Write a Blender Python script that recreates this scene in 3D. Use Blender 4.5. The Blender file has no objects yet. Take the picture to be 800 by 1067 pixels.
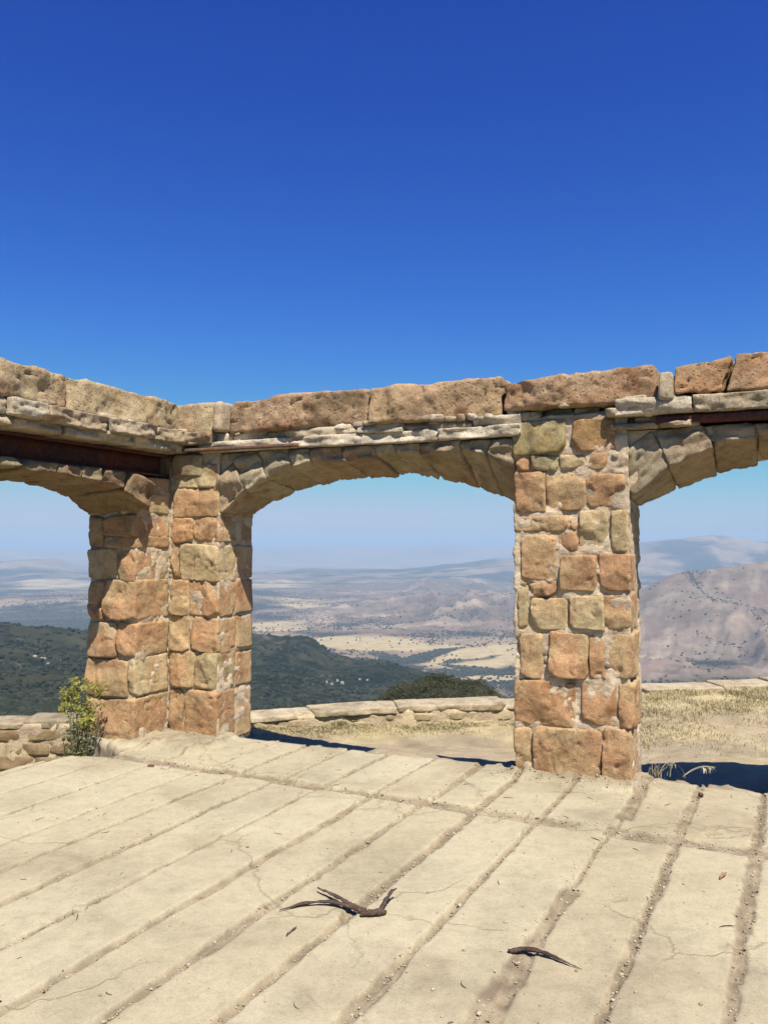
import bpy, math, numpy as np
np.seterr(over='ignore')
from mathutils import Vector

RNG = np.random.default_rng(11)
scene = bpy.context.scene
COL = scene.collection
F = 880.0
NEAR_ALB = .72; TERRAIN_ALB = .62      # overall albedo levels (the picture is exposed for the sunlit slabs)

# ------------------------------------------------------------------ noise
def _h(ix, iy, iz, seed):
    x = (ix.astype(np.int64) * 374761393 + iy.astype(np.int64) * 668265263 + iz.astype(np.int64) * 2147483647 + seed * 974711) & 0xFFFFFFFF
    x = ((x ^ (x >> 13)) * 1274126177) & 0xFFFFFFFF
    x = ((x ^ (x >> 16)) * 2246822519) & 0xFFFFFFFF
    return ((x ^ (x >> 15)) & 0xFFFF) / 65535.0 * 2 - 1

def noise(p, seed=0):
    """smooth value noise, 3D, about -1..1"""
    p = np.asarray(p, float)
    i = np.floor(p).astype(np.int64); f = p - i
    f = f * f * f * (f * (f * 6 - 15) + 10)
    r = 0
    for dx in (0, 1):
        wx = f[..., 0] if dx else 1 - f[..., 0]
        for dy in (0, 1):
            wy = f[..., 1] if dy else 1 - f[..., 1]
            for dz in (0, 1):
                wz = f[..., 2] if dz else 1 - f[..., 2]
                r = r + wx * wy * wz * _h(i[..., 0] + dx, i[..., 1] + dy, i[..., 2] + dz, seed)
    return r

def noise2(x, y, seed=0):
    x = np.asarray(x, float); y = np.asarray(y, float)
    ix = np.floor(x).astype(np.int64); iy = np.floor(y).astype(np.int64)
    fx = x - ix; fy = y - iy
    fx = fx ** 3 * (fx * (fx * 6 - 15) + 10); fy = fy ** 3 * (fy * (fy * 6 - 15) + 10)
    z = np.zeros_like(ix)
    a = _h(ix, iy, z, seed) * (1 - fx) + _h(ix + 1, iy, z, seed) * fx
    b = _h(ix, iy + 1, z, seed) * (1 - fx) + _h(ix + 1, iy + 1, z, seed) * fx
    return a * (1 - fy) + b * fy

def fbm(p, o=4, seed=0):
    r = 0; a = 1.0; s = 0
    p = np.asarray(p, float)
    for k in range(o):
        r = r + a * noise(p * 2.03 ** k + 17.3 * k, seed + k); s += a; a *= .5
    return r / s * 1.5

def fbm2(x, y, o=4, seed=0):
    r = 0; a = 1.0; s = 0
    for k in range(o):
        c, sn = math.cos(k * 1.1), math.sin(k * 1.1); q = 2.03 ** k
        r = r + a * noise2((x * c - y * sn) * q + 31.7 * k, (x * sn + y * c) * q - 11.1 * k, seed + k); s += a; a *= .5
    return r / s * 1.5

def ridged2(x, y, o=4, seed=0):
    r = 0; a = 1.0; s = 0
    for k in range(o):
        c, sn = math.cos(k * 1.3), math.sin(k * 1.3); q = 2.05 ** k
        n = 1 - np.abs(noise2((x * c - y * sn) * q + 5.7 * k, (x * sn + y * c) * q + 3.1 * k, seed + k)) * 1.6
        r = r + a * n; s += a; a *= .5
    return r / s

def sstep(a, b, x):
    t = np.clip((x - a) / (b - a), 0, 1)
    return t * t * (3 - 2 * t)

def mixc(a, b, t):
    t = np.asarray(t)[..., None]
    return np.asarray(a) * (1 - t) + np.asarray(b) * t

# ------------------------------------------------------------------ mesh builder
class MB:
    def __init__(self): self.v = []; self.q = []; self.c = []; self.n = 0
    def add(self, v, q, c=None):
        v = np.asarray(v, float).reshape(-1, 3); q = np.asarray(q, np.int64)
        if q.shape[1] == 3: q = np.concatenate([q, np.full((len(q), 1), -1 - self.n)], 1)
        self.v.append(v); self.q.append(q + self.n); self.n += len(v)
        if c is None: c = (.5, .5, .5)
        c = np.asarray(c, float)
        self.c.append(np.broadcast_to(c, (len(v), 3)) if c.ndim == 1 else c)
    def build(self, name, mat, parent=None, origin=(0, 0, 0), smooth=True):
        v = np.concatenate(self.v); q = np.concatenate(self.q); c = np.concatenate(self.c)
        off = np.array(origin, float)
        p = parent
        while p is not None: off = off + np.array(p.location); p = p.parent
        me = bpy.data.meshes.new(name)
        tri = q[:, 3] < 0
        cnt = np.where(tri, 3, 4)
        loops = q.reshape(-1); loops = loops[loops >= 0]
        me.vertices.add(len(v)); me.vertices.foreach_set('co', (v - off).astype(np.float32).ravel())
        me.loops.add(len(loops)); me.loops.foreach_set('vertex_index', loops.astype(np.int32))
        me.polygons.add(len(q))
        st = np.concatenate([[0], np.cumsum(cnt)[:-1]])
        me.polygons.foreach_set('loop_start', st.astype(np.int32))
        me.polygons.foreach_set('use_smooth', np.full(len(q), smooth))
        me.update(calc_edges=True); me.validate()
        at = me.color_attributes.new('col', 'FLOAT_COLOR', 'POINT')
        c = c * (TERRAIN_ALB if mat.name.startswith('chaparral') else NEAR_ALB)
        at.data.foreach_set('color', np.concatenate([c, np.ones((len(c), 1))], 1).astype(np.float32).ravel())
        me.materials.append(mat)
        o = bpy.data.objects.new(name, me); COL.objects.link(o)
        o.location = origin
        if parent is not None: o.parent = parent
        return o

def empty(name, loc):
    o = bpy.data.objects.new(name, None); COL.objects.link(o); o.location = loc; o.empty_display_size = .2
    return o

def tag(o, label=None, cat=None, group=None, kind=None):
    if label: o['label'] = label
    if cat: o['category'] = cat
    if group: o['group'] = group
    if kind: o['kind'] = kind
    return o

# ------------------------------------------------------------------ materials
def newmat(name, rough=.9):
    m = bpy.data.materials.new(name); m.use_nodes = True
    nt = m.node_tree; b = nt.nodes['Principled BSDF']
    b.inputs['Roughness'].default_value = rough
    b.inputs['Specular IOR Level'].default_value = .2
    return m, nt, b

def N(nt, t, **kw):
    n = nt.nodes.new(t)
    for k, v in kw.items():
        if k in n.inputs: n.inputs[k].default_value = v
        else: setattr(n, k, v)
    return n

def objcoord(nt):
    return N(nt, 'ShaderNodeTexCoord').outputs['Object']

def noise_node(nt, co, scale, detail=6, rough=.6, dist=0.0):
    n = N(nt, 'ShaderNodeTexNoise'); n.inputs['Scale'].default_value = scale
    n.inputs['Detail'].default_value = detail; n.inputs['Roughness'].default_value = rough
    n.inputs['Distortion'].default_value = dist
    nt.links.new(co, n.inputs['Vector']); return n.outputs['Fac']

def ramp(nt, fac, pts):
    r = N(nt, 'ShaderNodeValToRGB'); e = r.color_ramp.elements
    while len(e) < len(pts): e.new(.5)
    for k, (p, c) in enumerate(pts):
        e[k].position = p; e[k].color = (c, c, c, 1) if np.isscalar(c) else (*c, 1)
    nt.links.new(fac, r.inputs['Fac']); return r.outputs['Color']

def mul(nt, a, b, fac=1.0, mode='MULTIPLY'):
    m = N(nt, 'ShaderNodeMix', data_type='RGBA', blend_type=mode)
    if np.isscalar(fac): m.inputs['Factor'].default_value = fac
    else: nt.links.new(fac, m.inputs['Factor'])
    for s, x in ((m.inputs[6], a), (m.inputs[7], b)):
        if isinstance(x, tuple): s.default_value = (*x, 1)
        else: nt.links.new(x, s)
    return m.outputs[2]

def math_(nt, op, a, b=None):
    m = N(nt, 'ShaderNodeMath', operation=op)
    for s, x in ((m.inputs[0], a), (m.inputs[1], b)):
        if x is None: continue
        if np.isscalar(x): s.default_value = x
        else: nt.links.new(x, s)
    return m.outputs[0]

def bump(nt, b, h, strength=.5, dist=.01, prev=None):
    n = N(nt, 'ShaderNodeBump'); n.inputs['Strength'].default_value = strength; n.inputs['Distance'].default_value = dist
    nt.links.new(h, n.inputs['Height'])
    if prev is not None: nt.links.new(prev, n.inputs['Normal'])
    nt.links.new(n.outputs['Normal'], b.inputs['Normal']); return n.outputs['Normal']

def colattr(nt):
    return N(nt, 'ShaderNodeVertexColor', layer_name='col').outputs['Color']

def stone_material(name, pits=0.0, bscale=38, bstr=.6):
    m, nt, b = newmat(name, .92); co = objcoord(nt)
    c = colattr(nt)
    c = mul(nt, c, ramp(nt, noise_node(nt, co, 9, 8, .65, .4), [(.28, .60), (.5, 1.0), (.74, 1.2)]))
    c = mul(nt, c, ramp(nt, noise_node(nt, co, 95, 5, .7), [(.3, .62), (.55, 1.05), (.8, 1.25)]))
    c = mul(nt, c, ramp(nt, noise_node(nt, co, 260, 3, .8), [(.3, .66), (.52, 1.04), (.75, 1.25)]))
    st = ramp(nt, noise_node(nt, co, 5.5, 5, .7, 1.0), [(.56, 0.0), (.7, 1.0)])
    c = mul(nt, c, (.62, .50, .42), math_(nt, 'MULTIPLY', st, .55))
    if pits:
        v = N(nt, 'ShaderNodeTexVoronoi', Scale=34.0); nt.links.new(co, v.inputs['Vector'])
        pit = math_(nt, 'MULTIPLY', ramp(nt, v.outputs['Distance'], [(.10, 1.0), (.38, 0.0)]), ramp(nt, noise_node(nt, co, 5, 5), [(.42, 0.0), (.56, 1.0)]))
        c = mul(nt, c, (.45, .38, .33), math_(nt, 'MULTIPLY', pit, pits))
    nt.links.new(c, b.inputs['Base Color'])
    n1 = bump(nt, b, noise_node(nt, co, bscale, 12, .78, .6), bstr, .03)
    n1 = bump(nt, b, noise_node(nt, co, bscale * 2.7, 8, .75, 1.2), bstr * .7, .012, n1)
    if pits:
        n1 = bump(nt, b, math_(nt, 'MULTIPLY', pit, -1.0), .9 * pits, .02, n1)
    bump(nt, b, noise_node(nt, co, 160, 4, .7), .45, .004, n1)
    return m

M_STONE = stone_material('sandstone')
M_COPING = stone_material('pitted_sandstone', .6, 42, .8)
M_LEDGE = stone_material('weathered_mortar_ledge', .35, 44, .6)

def mortar_material():
    m, nt, b = newmat('lime_mortar', .95); co = objcoord(nt)
    c = mul(nt, colattr(nt), ramp(nt, noise_node(nt, co, 14, 8, .7), [(.25, .78), (.5, 1.02), (.75, 1.12)]))
    nt.links.new(c, b.inputs['Base Color'])
    n1 = bump(nt, b, noise_node(nt, co, 40, 8, .7), .9, .02)
    bump(nt, b, noise_node(nt, co, 180, 3), .5, .004, n1)
    return m
M_MORTAR = mortar_material()

def floor_material():
    m, nt, b = newmat('bleached_concrete', .93); co = objcoord(nt)
    c = colattr(nt)
    c = mul(nt, c, ramp(nt, noise_node(nt, co, 1.3, 7, .62, .6), [(.3, .78), (.5, 1.0), (.72, 1.07)]))
    c = mul(nt, c, ramp(nt, noise_node(nt, co, 12, 7, .7), [(.3, .86), (.55, 1.02), (.8, 1.07)]))
    c = mul(nt, c, ramp(nt, noise_node(nt, co, 130, 4, .8), [(.28, .72), (.5, 1.02), (.8, 1.1)]))
    c = mul(nt, c, ramp(nt, noise_node(nt, co, 38, 8, .75, .8), [(.3, .84), (.5, 1.02), (.75, 1.06)]))
    # dark specks of grit
    v = N(nt, 'ShaderNodeTexVoronoi', Scale=22.0); nt.links.new(co, v.inputs['Vector'])
    sp = math_(nt, 'MULTIPLY', ramp(nt, v.outputs['Distance'], [(.05, 1.0), (.1, 0.0)]), ramp(nt, noise_node(nt, co, 3.0, 5), [(.5, 0.0), (.62, 1.0)]))
    c = mul(nt, c, (.50, .42, .33), math_(nt, 'MULTIPLY', sp, .8))
    # hairline cracks
    w = N(nt, 'ShaderNodeVectorMath', operation='ADD'); nw = N(nt, 'ShaderNodeTexNoise', Scale=3.0); nw.inputs['Detail'].default_value = 8; nt.links.new(co, nw.inputs['Vector'])
    sc = N(nt, 'ShaderNodeVectorMath', operation='SCALE'); sc.inputs['Scale'].default_value = .55; nt.links.new(nw.outputs['Color'], sc.inputs[0])
    nt.links.new(co, w.inputs[0]); nt.links.new(sc.outputs[0], w.inputs[1])
    vc = N(nt, 'ShaderNodeTexVoronoi', Scale=.75, feature='DISTANCE_TO_EDGE'); nt.links.new(w.outputs[0], vc.inputs['Vector'])
    cr = math_(nt, 'MULTIPLY', ramp(nt, vc.outputs['Distance'], [(.002, 1.0), (.009, 0.0)]), ramp(nt, noise_node(nt, co, .9, 3), [(.42, 0.0), (.52, 1.0)]))
    c = mul(nt, c, (.66, .59, .5), math_(nt, 'MULTIPLY', cr, .45))
    nt.links.new(c, b.inputs['Base Color'])
    n1 = bump(nt, b, noise_node(nt, co, 16, 9, .7), .35, .012)
    n1 = bump(nt, b, math_(nt, 'MULTIPLY', cr, -1.0), .5, .01, n1)
    bump(nt, b, noise_node(nt, co, 150, 4, .75), .5, .004, n1)
    return m
M_FLOOR = floor_material()

def ground_material():
    m, nt, b = newmat('dry_dirt', .95); co = objcoord(nt)
    c = mul(nt, colattr(nt), ramp(nt, noise_node(nt, co, 3.2, 9, .7, .4), [(.25, .7), (.5, 1.0), (.75, 1.18)]))
    c = mul(nt, c, ramp(nt, noise_node(nt, co, 60, 5, .8), [(.28, .66), (.5, 1.02), (.8, 1.2)]))
    nt.links.new(c, b.inputs['Base Color'])
    n1 = bump(nt, b, noise_node(nt, co, 9, 9, .72), .6, .04)
    bump(nt, b, noise_node(nt, co, 90, 4, .75), .6, .008, n1)
    return m
M_GROUND = ground_material()

def terrain_material():
    m, nt, b = newmat('chaparral_and_grass_terrain', 1.0)
    b.inputs['Specular IOR Level'].default_value = 0
    co = objcoord(nt)
    c = mul(nt, colattr(nt), ramp(nt, noise_node(nt, co, .012, 8, .75), [(.28, .62), (.5, 1.0), (.74, 1.3)]))
    nt.links.new(c, b.inputs['Base Color'])
    bump(nt, b, noise_node(nt, co, .02, 8, .7), .6, 14)
    return m
M_TERRAIN = terrain_material()

def plain_attr(name, rough=.85, nscale=20, lo=.7, hi=1.2, transl=0.0):
    m, nt, b = newmat(name, rough); co = objcoord(nt)
    c = mul(nt, colattr(nt), ramp(nt, noise_node(nt, co, nscale, 5, .7), [(.3, lo), (.7, hi)]))
    nt.links.new(c, b.inputs['Base Color'])
    if transl:
        t = N(nt, 'ShaderNodeBsdfTranslucent'); nt.links.new(c, t.inputs['Color'])
        mx = N(nt, 'ShaderNodeMixShader'); mx.inputs[0].default_value = transl
        out = nt.nodes['Material Output']
        nt.links.new(b.outputs[0], mx.inputs[1]); nt.links.new(t.outputs[0], mx.inputs[2]); nt.links.new(mx.outputs[0], out.inputs['Surface'])
    return m
M_LEAF = plain_attr('weed_leaves', .7, 30, .8, 1.2, .3)
M_DRYGRASS = plain_attr('dry_grass_blades', .8, 12, .8, 1.2, .25)
M_BRUSH = plain_attr('chaparral_foliage', .9, .8, .7, 1.25)
M_WOOD = plain_attr('dead_wood', .75, 75, .35, 1.7)
_nt = M_WOOD.node_tree; bump(_nt, _nt.nodes['Principled BSDF'], noise_node(_nt, objcoord(_nt), 140, 6, .7), .8, .006)
M_GRIT = plain_attr('loose_gravel', .95, 90, .75, 1.2)
M_RUST = plain_attr('rusted_steel', .75, 24, .55, 1.35)

# ------------------------------------------------------------------ the wall frame
AW = math.radians(24)
CX, CY = -1.821, 7.22
U = np.array([math.cos(AW), -math.sin(AW), 0]); OUT = np.array([math.sin(AW), math.cos(AW), 0]); ZZ = np.array([0, 0, 1.])
C0 = np.array([CX, CY, 0])
def W(s, y, z):
    s, y, z = np.broadcast_arrays(s, y, z)
    return C0 + s[..., None] * U + y[..., None] * OUT + z[..., None] * ZZ
# "centre" frame: along s, depth y outwards.  "left" frame: along t towards the camera, depth y outwards (away from the room)
def W_C(a, y, z): return W(a, y, z)
def W_L(a, y, z): return W(-np.asarray(y, float), -np.asarray(a, float), z)

ORANGE = np.array((.62, .355, .18)); TAN = np.array((.66, .46, .24)); PALE = np.array((.70, .54, .30)); GREEN = np.array((.54, .44, .235)); RED = np.array((.54, .27, .15)); BROWN = np.array((.43, .29, .165))
TINTS = [ORANGE, TAN, ORANGE, PALE, TAN, GREEN, RED, BROWN]
MORT = np.array((.76, .60, .405))

def boxgrid(nx, ny, nz):
    idx = -np.ones((nx + 1, ny + 1, nz + 1), int)
    I, J, K = np.meshgrid(np.arange(nx + 1), np.arange(ny + 1), np.arange(nz + 1), indexing='ij')
    sh = (I == 0) | (I == nx) | (J == 0) | (J == ny) | (K == 0) | (K == nz)
    idx[sh] = np.arange(sh.sum())
    P = np.stack([I[sh] / nx, J[sh] / ny, K[sh] / nz], 1) - .5
    q = []
    def face(a, flip):
        f = np.stack([a[:-1, :-1], a[1:, :-1], a[1:, 1:], a[:-1, 1:]], -1).reshape(-1, 4)
        q.append(f[:, ::-1] if flip else f)
    face(idx[0], True); face(idx[-1], False)
    face(idx[:, 0], False); face(idx[:, -1], True)
    face(idx[:, :, 0], True); face(idx[:, :, -1], False)
    return P, np.concatenate(q)

def stone(mb, frame, quad, y0, y1, tint=None, tint2=None, res=.022, r=None, rough=.012, chips=6, chipd=.1, seed=None, facet=.009, edge=0.0, low=.6, quad2=None):
    """one rock-faced stone: quad = 4 (a, z) corners BL, BR, TR, TL in the wall plane, y0..y1 its depth"""
    rg = np.random.default_rng(int(RNG.integers(1 << 30)) if seed is None else seed)
    quad = np.asarray(quad, float)
    w = (np.linalg.norm(quad[1] - quad[0]) + np.linalg.norm(quad[2] - quad[3])) / 2
    h = (np.linalg.norm(quad[3] - quad[0]) + np.linalg.norm(quad[2] - quad[1])) / 2
    d = abs(y1 - y0)
    nx, ny, nz = [int(max(4, min(90, round(x / res)))) for x in (w, d, h)]
    ny = max(4, int(ny * .7))
    P, q = boxgrid(nx, ny, nz)
    D = np.array([w, d, h])
    p = P * D
    if r is None: r = min(.010, .2 * min(w, h, d))
    ih = D / 2 - r
    c = np.clip(p, -ih, ih); dv = p - c
    L = np.linalg.norm(dv, axis=1, keepdims=True); nrm = dv / np.maximum(L, 1e-9)
    p = c + nrm * r
    so = rg.uniform(0, 400, 3)
    # rock face: a few split planes on the side that faces out
    if facet:
        fr = sstep(.25, -.5, P[:, 1]); cut = np.full(len(p), -1e9)
        wz = p + .02 * np.stack([noise(p * 11 + so, 61), noise(p * 11 + so, 62), noise(p * 11 + so, 63)], 1)
        for k in range(rg.integers(3, 6)):
            gx, gz = rg.normal(0, .16, 2); cx, cz = rg.uniform(-.4, .4, 2) * (w, h)
            cut = np.maximum(cut, gx * (wz[:, 0] - cx) + gz * (wz[:, 2] - cz) - rg.uniform(0, .5) * facet)
        cut = np.clip(cut - np.median(cut[P[:, 1] < -.4]), -1.5 * facet, .55 * facet)
        p[:, 1] += cut * fr
    for k in range(int(chips * 1.2)):
        dr = np.array([rg.choice([-1, 1]) * rg.uniform(.15, 1), rg.choice([-1, -1, -1, 1]) * rg.uniform(.3, 1.2), rg.choice([-1, 1]) * rg.uniform(.15, 1)])
        dr /= np.linalg.norm(dr)
        sup = np.abs(dr) @ (D / 2)
        off = sup - rg.uniform(.15, 1.0) * min(sup * chipd * 1.9, .03)
        dist = p @ dr - off + .006 * noise(p * 13 + so, 70 + k) + .002 * noise(p * 60 + so, 90 + k)
        p = p - np.where(dist > 0, dist * .95, 0)[:, None] * dr
    big = fbm(p * 5.5 + so, 3, 3); mid = fbm(p * 19 + so, 4, 9)
    rid = np.abs(noise(p * 8 + so * 1.3, 21)) + .5 * np.abs(noise(p * 17 + so, 22))
    crk = np.clip(.16 - rid, 0, 1) * 6
    fine = fbm(p * 48 + so, 3, 14)
    disp = rough * (.7 * low * big + .30 * mid + .16 * fine - 1.0 * crk)
    p = p + nrm * disp[:, None]
    if edge: p[:, 1] += edge * fbm(np.stack([p[:, 0] * 5, p[:, 2] * 16, p[:, 0] * 0], 1) + so, 4, 33) * sstep(.2, -.3, P[:, 1])
    # map to quad
    u = p[:, 0] / w + .5; v = p[:, 2] / h + .5; y = (y0 + y1) / 2 + p[:, 1]
    bl, br, tr, tl = quad
    a = ((1 - u) * (1 - v))[:, None] * bl + (u * (1 - v))[:, None] * br + (u * v)[:, None] * tr + ((1 - u) * v)[:, None] * tl
    if quad2 is not None:
        bl, br, tr, tl = np.asarray(quad2, float)
        a2 = ((1 - u) * (1 - v))[:, None] * bl + (u * (1 - v))[:, None] * br + (u * v)[:, None] * tr + ((1 - u) * v)[:, None] * tl
        k_ = np.clip((y - y0) / (y1 - y0), 0, 1)[:, None]; a = a * (1 - k_) + a2 * k_
    Vv = frame(a[:, 0], y, a[:, 1])
    t1 = TINTS[rg.integers(len(TINTS))] if tint is None else np.asarray(tint)
    t2 = TINTS[rg.integers(len(TINTS))] if tint2 is None else np.asarray(tint2)
    t1 = t1 * rg.uniform(.9, 1.1)
    k = np.clip(fbm(p * 4 + so + 50, 4, 31) * 1.3 + .35, 0, 1)
    cc = mixc(t1, t2, k * .9)
    dk = np.clip(fbm(p * 7 + so + 90, 4, 35) * 1.6 - .45, 0, 1); cc = cc * (1 - dk[:, None] * np.array((.30, .40, .46)))     # iron stains
    mb.add(Vv, q, cc)

def jq(rg, a0, a1, z0, z1, j=.012):
    q = np.array([(a0, z0), (a1, z0), (a1, z1), (a0, z1)], float)
    return q + rg.uniform(-j, j, (4, 2))

def mortar_box(mb, frame, a0, a1, y0, y1, z0, z1, res=.03, amp=.012, tint=MORT):
    w, d, h = a1 - a0, y1 - y0, z1 - z0
    P, q = boxgrid(*[max(2, int(x / res)) for x in (w, d, h)])
    p = P * np.array([w, d, h]); n = np.sign(P) * (np.abs(P) > .499)
    so = np.array([a0, y0, z0]) * 7 + 9
    hole = np.clip(fbm(p * 8 + so, 3, 78) - .25, 0, 1)
    p = p + n * (amp * (fbm(p * 16 + so, 4, 77) - 2.6 * hole))[:, None]
    V = frame(p[:, 0] + (a0 + a1) / 2, p[:, 1] + (y0 + y1) / 2, p[:, 2] + (z0 + z1) / 2)
    c = mixc(tint, np.array((.50, .38, .26)), np.clip(.3 + fbm(p * 6 + so, 3, 5), 0, 1))
    mb.add(V, q, c)

def chunk(mb, frame, a, y, z, sx, sy, sz, tint=None, rg=None):
    q = np.array([(a - sx / 2, z - sz / 2), (a + sx / 2, z - sz / 2), (a + sx / 2, z + sz / 2), (a - sx / 2, z + sz / 2)])
    if rg is not None: q = q + rg.uniform(-.12, .12, (4, 2)) * min(sx, sz)
    stone(mb, frame, q, y - sy / 2, y + sy / 2, tint=tint, tint2=tint if tint is None else np.asarray(tint) * .8, res=.02, r=min(sx, sy, sz) * .28, rough=.008, chips=4, chipd=.2)

# ------------------------------------------------------------------ the ruin
ruin = empty('ruined_stone_arcade', (CX, CY, 0))
tag(ruin, 'ruin of orange sandstone piers carrying low arches and a row of coping blocks', 'ruin')

# --- free-standing pier between the two arches
PR = [(3.001,3.125,-.022,.324,0),(3.132,3.597,-.03,.337,0),(3.604,3.8,-.03,.366,0),(3.008,3.435,.338,.653,0),(3.468,3.819,.374,.674,0),(3.043,3.207,.66,.971,1),(3.248,3.629,.681,.985,0),(3.649,3.831,.7,.991,1),
 (3.029,3.098,1.003,1.335,2),(3.125,3.382,1.0,1.232,3),(3.389,3.623,1.014,1.245,3),(3.626,3.8,1.023,1.262,1),(3.119,3.309,1.245,1.338,0),(3.322,3.572,1.276,1.527,0),(3.6,3.8,1.282,1.538,0),(3.05,3.302,1.351,1.661,1),
 (3.315,3.461,1.547,1.673,0),(3.468,3.796,1.55,1.835,3),(3.008,3.389,1.694,1.802,0),(3.402,3.461,1.69,1.785,1),(3.015,3.228,1.823,2.107,0),(3.235,3.5,1.833,2.092,0),(3.513,3.783,1.854,2.076,1),
 (3.139,3.322,2.11,2.22,5),(3.329,3.507,2.113,2.222,4),(3.52,3.66,2.104,2.225,0),(3.001,3.375,2.232,2.468,6),(3.42,3.705,2.238,2.462,7),(3.008,3.13,2.125,2.226,0)]
TT = [(ORANGE, TAN), (TAN, ORANGE), (TAN, GREEN), (PALE, TAN), (PALE * .95, ORANGE), (GREEN, TAN), (np.array((.42, .30, .11)), GREEN), (np.array((.50, .31, .13)), ORANGE)]
mb = MB(); rg = np.random.default_rng(5)
for a0, a1, z0, z1, t in PR:
    e = -.001
    a0, a1, z0, z1 = max(a0 + e, 2.998), min(a1 - e, 3.812), z0 + e, z1 - e
    cells = [(a0, a1, z0, z1)]
    if (a1 - a0) * (z1 - z0) > .09 and rg.random() < .45:           # some big blocks are cracked in two
        c_ = a0 + (a1 - a0) * rg.uniform(.55, .75); cells = [(a0, c_ - .002, z0, z1), (c_ + .002, a1, z0, z1)]
    for b0, b1, y0_, y1_ in cells:
        stone(mb, W_C, jq(rg, b0, b1, y0_, y1_, .009), -.010 - rg.uniform(0, .022), .27, TT[t][0], TT[t][1], res=.0115, rough=.0145, chips=10, chipd=.115, facet=.013)
z = -.05                                             # the courses behind
while z < 2.42:
    hgt = min(rg.uniform(.2, .33), 2.45 - z)
    cut = rg.uniform(3.2, 3.6)
    for a0, a1 in ((3.0, cut), (cut, 3.8)):
        stone(mb, W_C, jq(rg, a0 + .01, a1 - .01, z + .01, z + hgt - .01), .285, .505 + rg.uniform(-.01, .015), res=.03, rough=.013)
    z += hgt
for k in range(70):                                  # small packing stones in the joints
    a, zz = rg.uniform(3.04, 3.78), rg.uniform(.3, 2.2)
    near = min(max(abs(zz - (z0 + z1) / 2) - (z1 - z0) / 2, abs(a - (a0 + a1) / 2) - (a1 - a0) / 2) for a0, a1, z0, z1, _ in PR)
    if near < .004: continue
    s_ = rg.uniform(.02, .05); chunk(mb, W_C, a, .01, zz, s_ * 1.4, .05, s_, MORT * rg.uniform(.7, 1), rg)
pier = mb.build('pier', M_STONE, ruin)
pier['label'] = 'square free standing pier of squared orange sandstone blocks'
mm = MB(); mortar_box(mm, W_C, 3.006, 3.796, -.005, .496, -.1, 2.5, .010, .011)
mm.build('mortar', M_MORTAR, pier)

# --- corner pier (L in plan)
ROWS = [-.05, .39, .696, .995, 1.293, 1.608, 1.818, 2.07, 2.36]
FA = [[(.0, .16, 0), (.165, .5, 0)], [(.0, .26, 1), (.265, .5, 5)], [(.0, .22, 0), (.225, .5, 0)], [(.0, .2, 1), (.205, .5, 0)], [(.0, .1, 0), (.105, .5, 3)], [(.0, .24, 0), (.245, .5, 0)], [(.0, .5, 1)], [(.0, .5, 3)]]
mb = MB(); rg = np.random.default_rng(8)
for i in range(8):
    z0, z1 = ROWS[i], ROWS[i + 1]
    for a0, a1, t in FA[i]:
        dz = rg.uniform(-.012, .012)
        a0 = a0 + (.012 if a0 == 0 else 0)
        if i == 7: z1b = 2.27
        else: z1b = z1
        stone(mb, W_C, jq(rg, a0 + .003, a1 - .003, z0 + .001 + dz, z1b - .001 + dz, .011), -.009 - rg.uniform(0, .024), .25 if a1 == .5 else .2, TT[t][0], TT[t][1], res=.012, rough=.0145, chips=10, chipd=.115, facet=.013)
    stone(mb, W_C, jq(rg, .27, .5, z0 + .006, z1 - .006), .256, .505, TAN, ORANGE, res=.02)
    stone(mb, W_C, jq(rg, .0, .262, z0 + .01, z1 - .01), .262, .505, res=.035)
# arm of the left wall: its own courses, split across its thickness, full 0.42 deep towards the camera
ROWS_B = [-.05, .36, .68, .97, 1.30, 1.57, 1.84, 2.03, 2.168]
for i in range(8):
    z0, z1 = ROWS_B[i], ROWS_B[i + 1]
    cuts = {0: [.36], 1: [.08], 2: [.2], 3: [.32], 4: [.2], 5: [.33], 6: [.2, .35], 7: [.27], 8: [.22]}[i]
    cuts = [0] + [c_ + rg.uniform(-.015, .015) for c_ in cuts] + [.5]
    for k_, (y0, y1) in enumerate(zip(cuts[:-1], cuts[1:])):
        t = [1, 3, 0, 1, 4, 0, 3, 1, 5][(i + 2 * k_) % 9]; zs = rg.uniform(-.012, .012)
        subs = [(z0, z1)] if rg.random() < .88 or z1 - z0 < .25 else [(z0, z0 + (z1 - z0) * .36), (z0 + (z1 - z0) * .36, z1)]
        for b0, b1 in subs:
            stone(mb, lambda a, y, zq: W_L(-(y - .42), a, zq), jq(rg, y0 + .003, y1 - .003, b0 + zs + .003, b1 + zs - .003, .013), -.010 - rg.uniform(0, .022), .408, TT[t][0] * .97, TT[t][1], res=.0125, rough=.0145, chips=10, chipd=.11, facet=.013)
    for y0, y1 in ((0.0, .25), (.25, .5)):
        stone(mb, W_L, jq(rg, -.5, -.01, z0 + .01, z1 - .01), y0 + .01 if y0 else .012, y1, res=.045)
stone(mb, W_L, jq(rg, -.5, -.01, 2.17, 2.375), .01, .5, BROWN, TAN, res=.04); stone(mb, W_L, jq(rg, -.02, .3, 2.172, 2.37), .235, .5, BROWN, TAN, res=.03)
stone(mb, W_C, jq(rg, .02, .33, 2.17, 2.36), -.03, .3, GREEN, BROWN, res=.02)
cp = mb.build('pier', M_STONE, ruin); cp['label'] = 'corner pier with arches springing from two sides'
mm = MB(); mortar_box(mm, W_C, .0, .491, .001, .491, -.1, 2.45, .012, .011)
mortar_box(mm, W_L, -.1, .415, .010, .489, -.1, 2.155, .012, .011)
mortar_box(mm, W_C, -.03, .022, -.004, .1, -.1, 2.3, .012, .012)
mm.build('mortar', M_MORTAR, cp)

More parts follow.
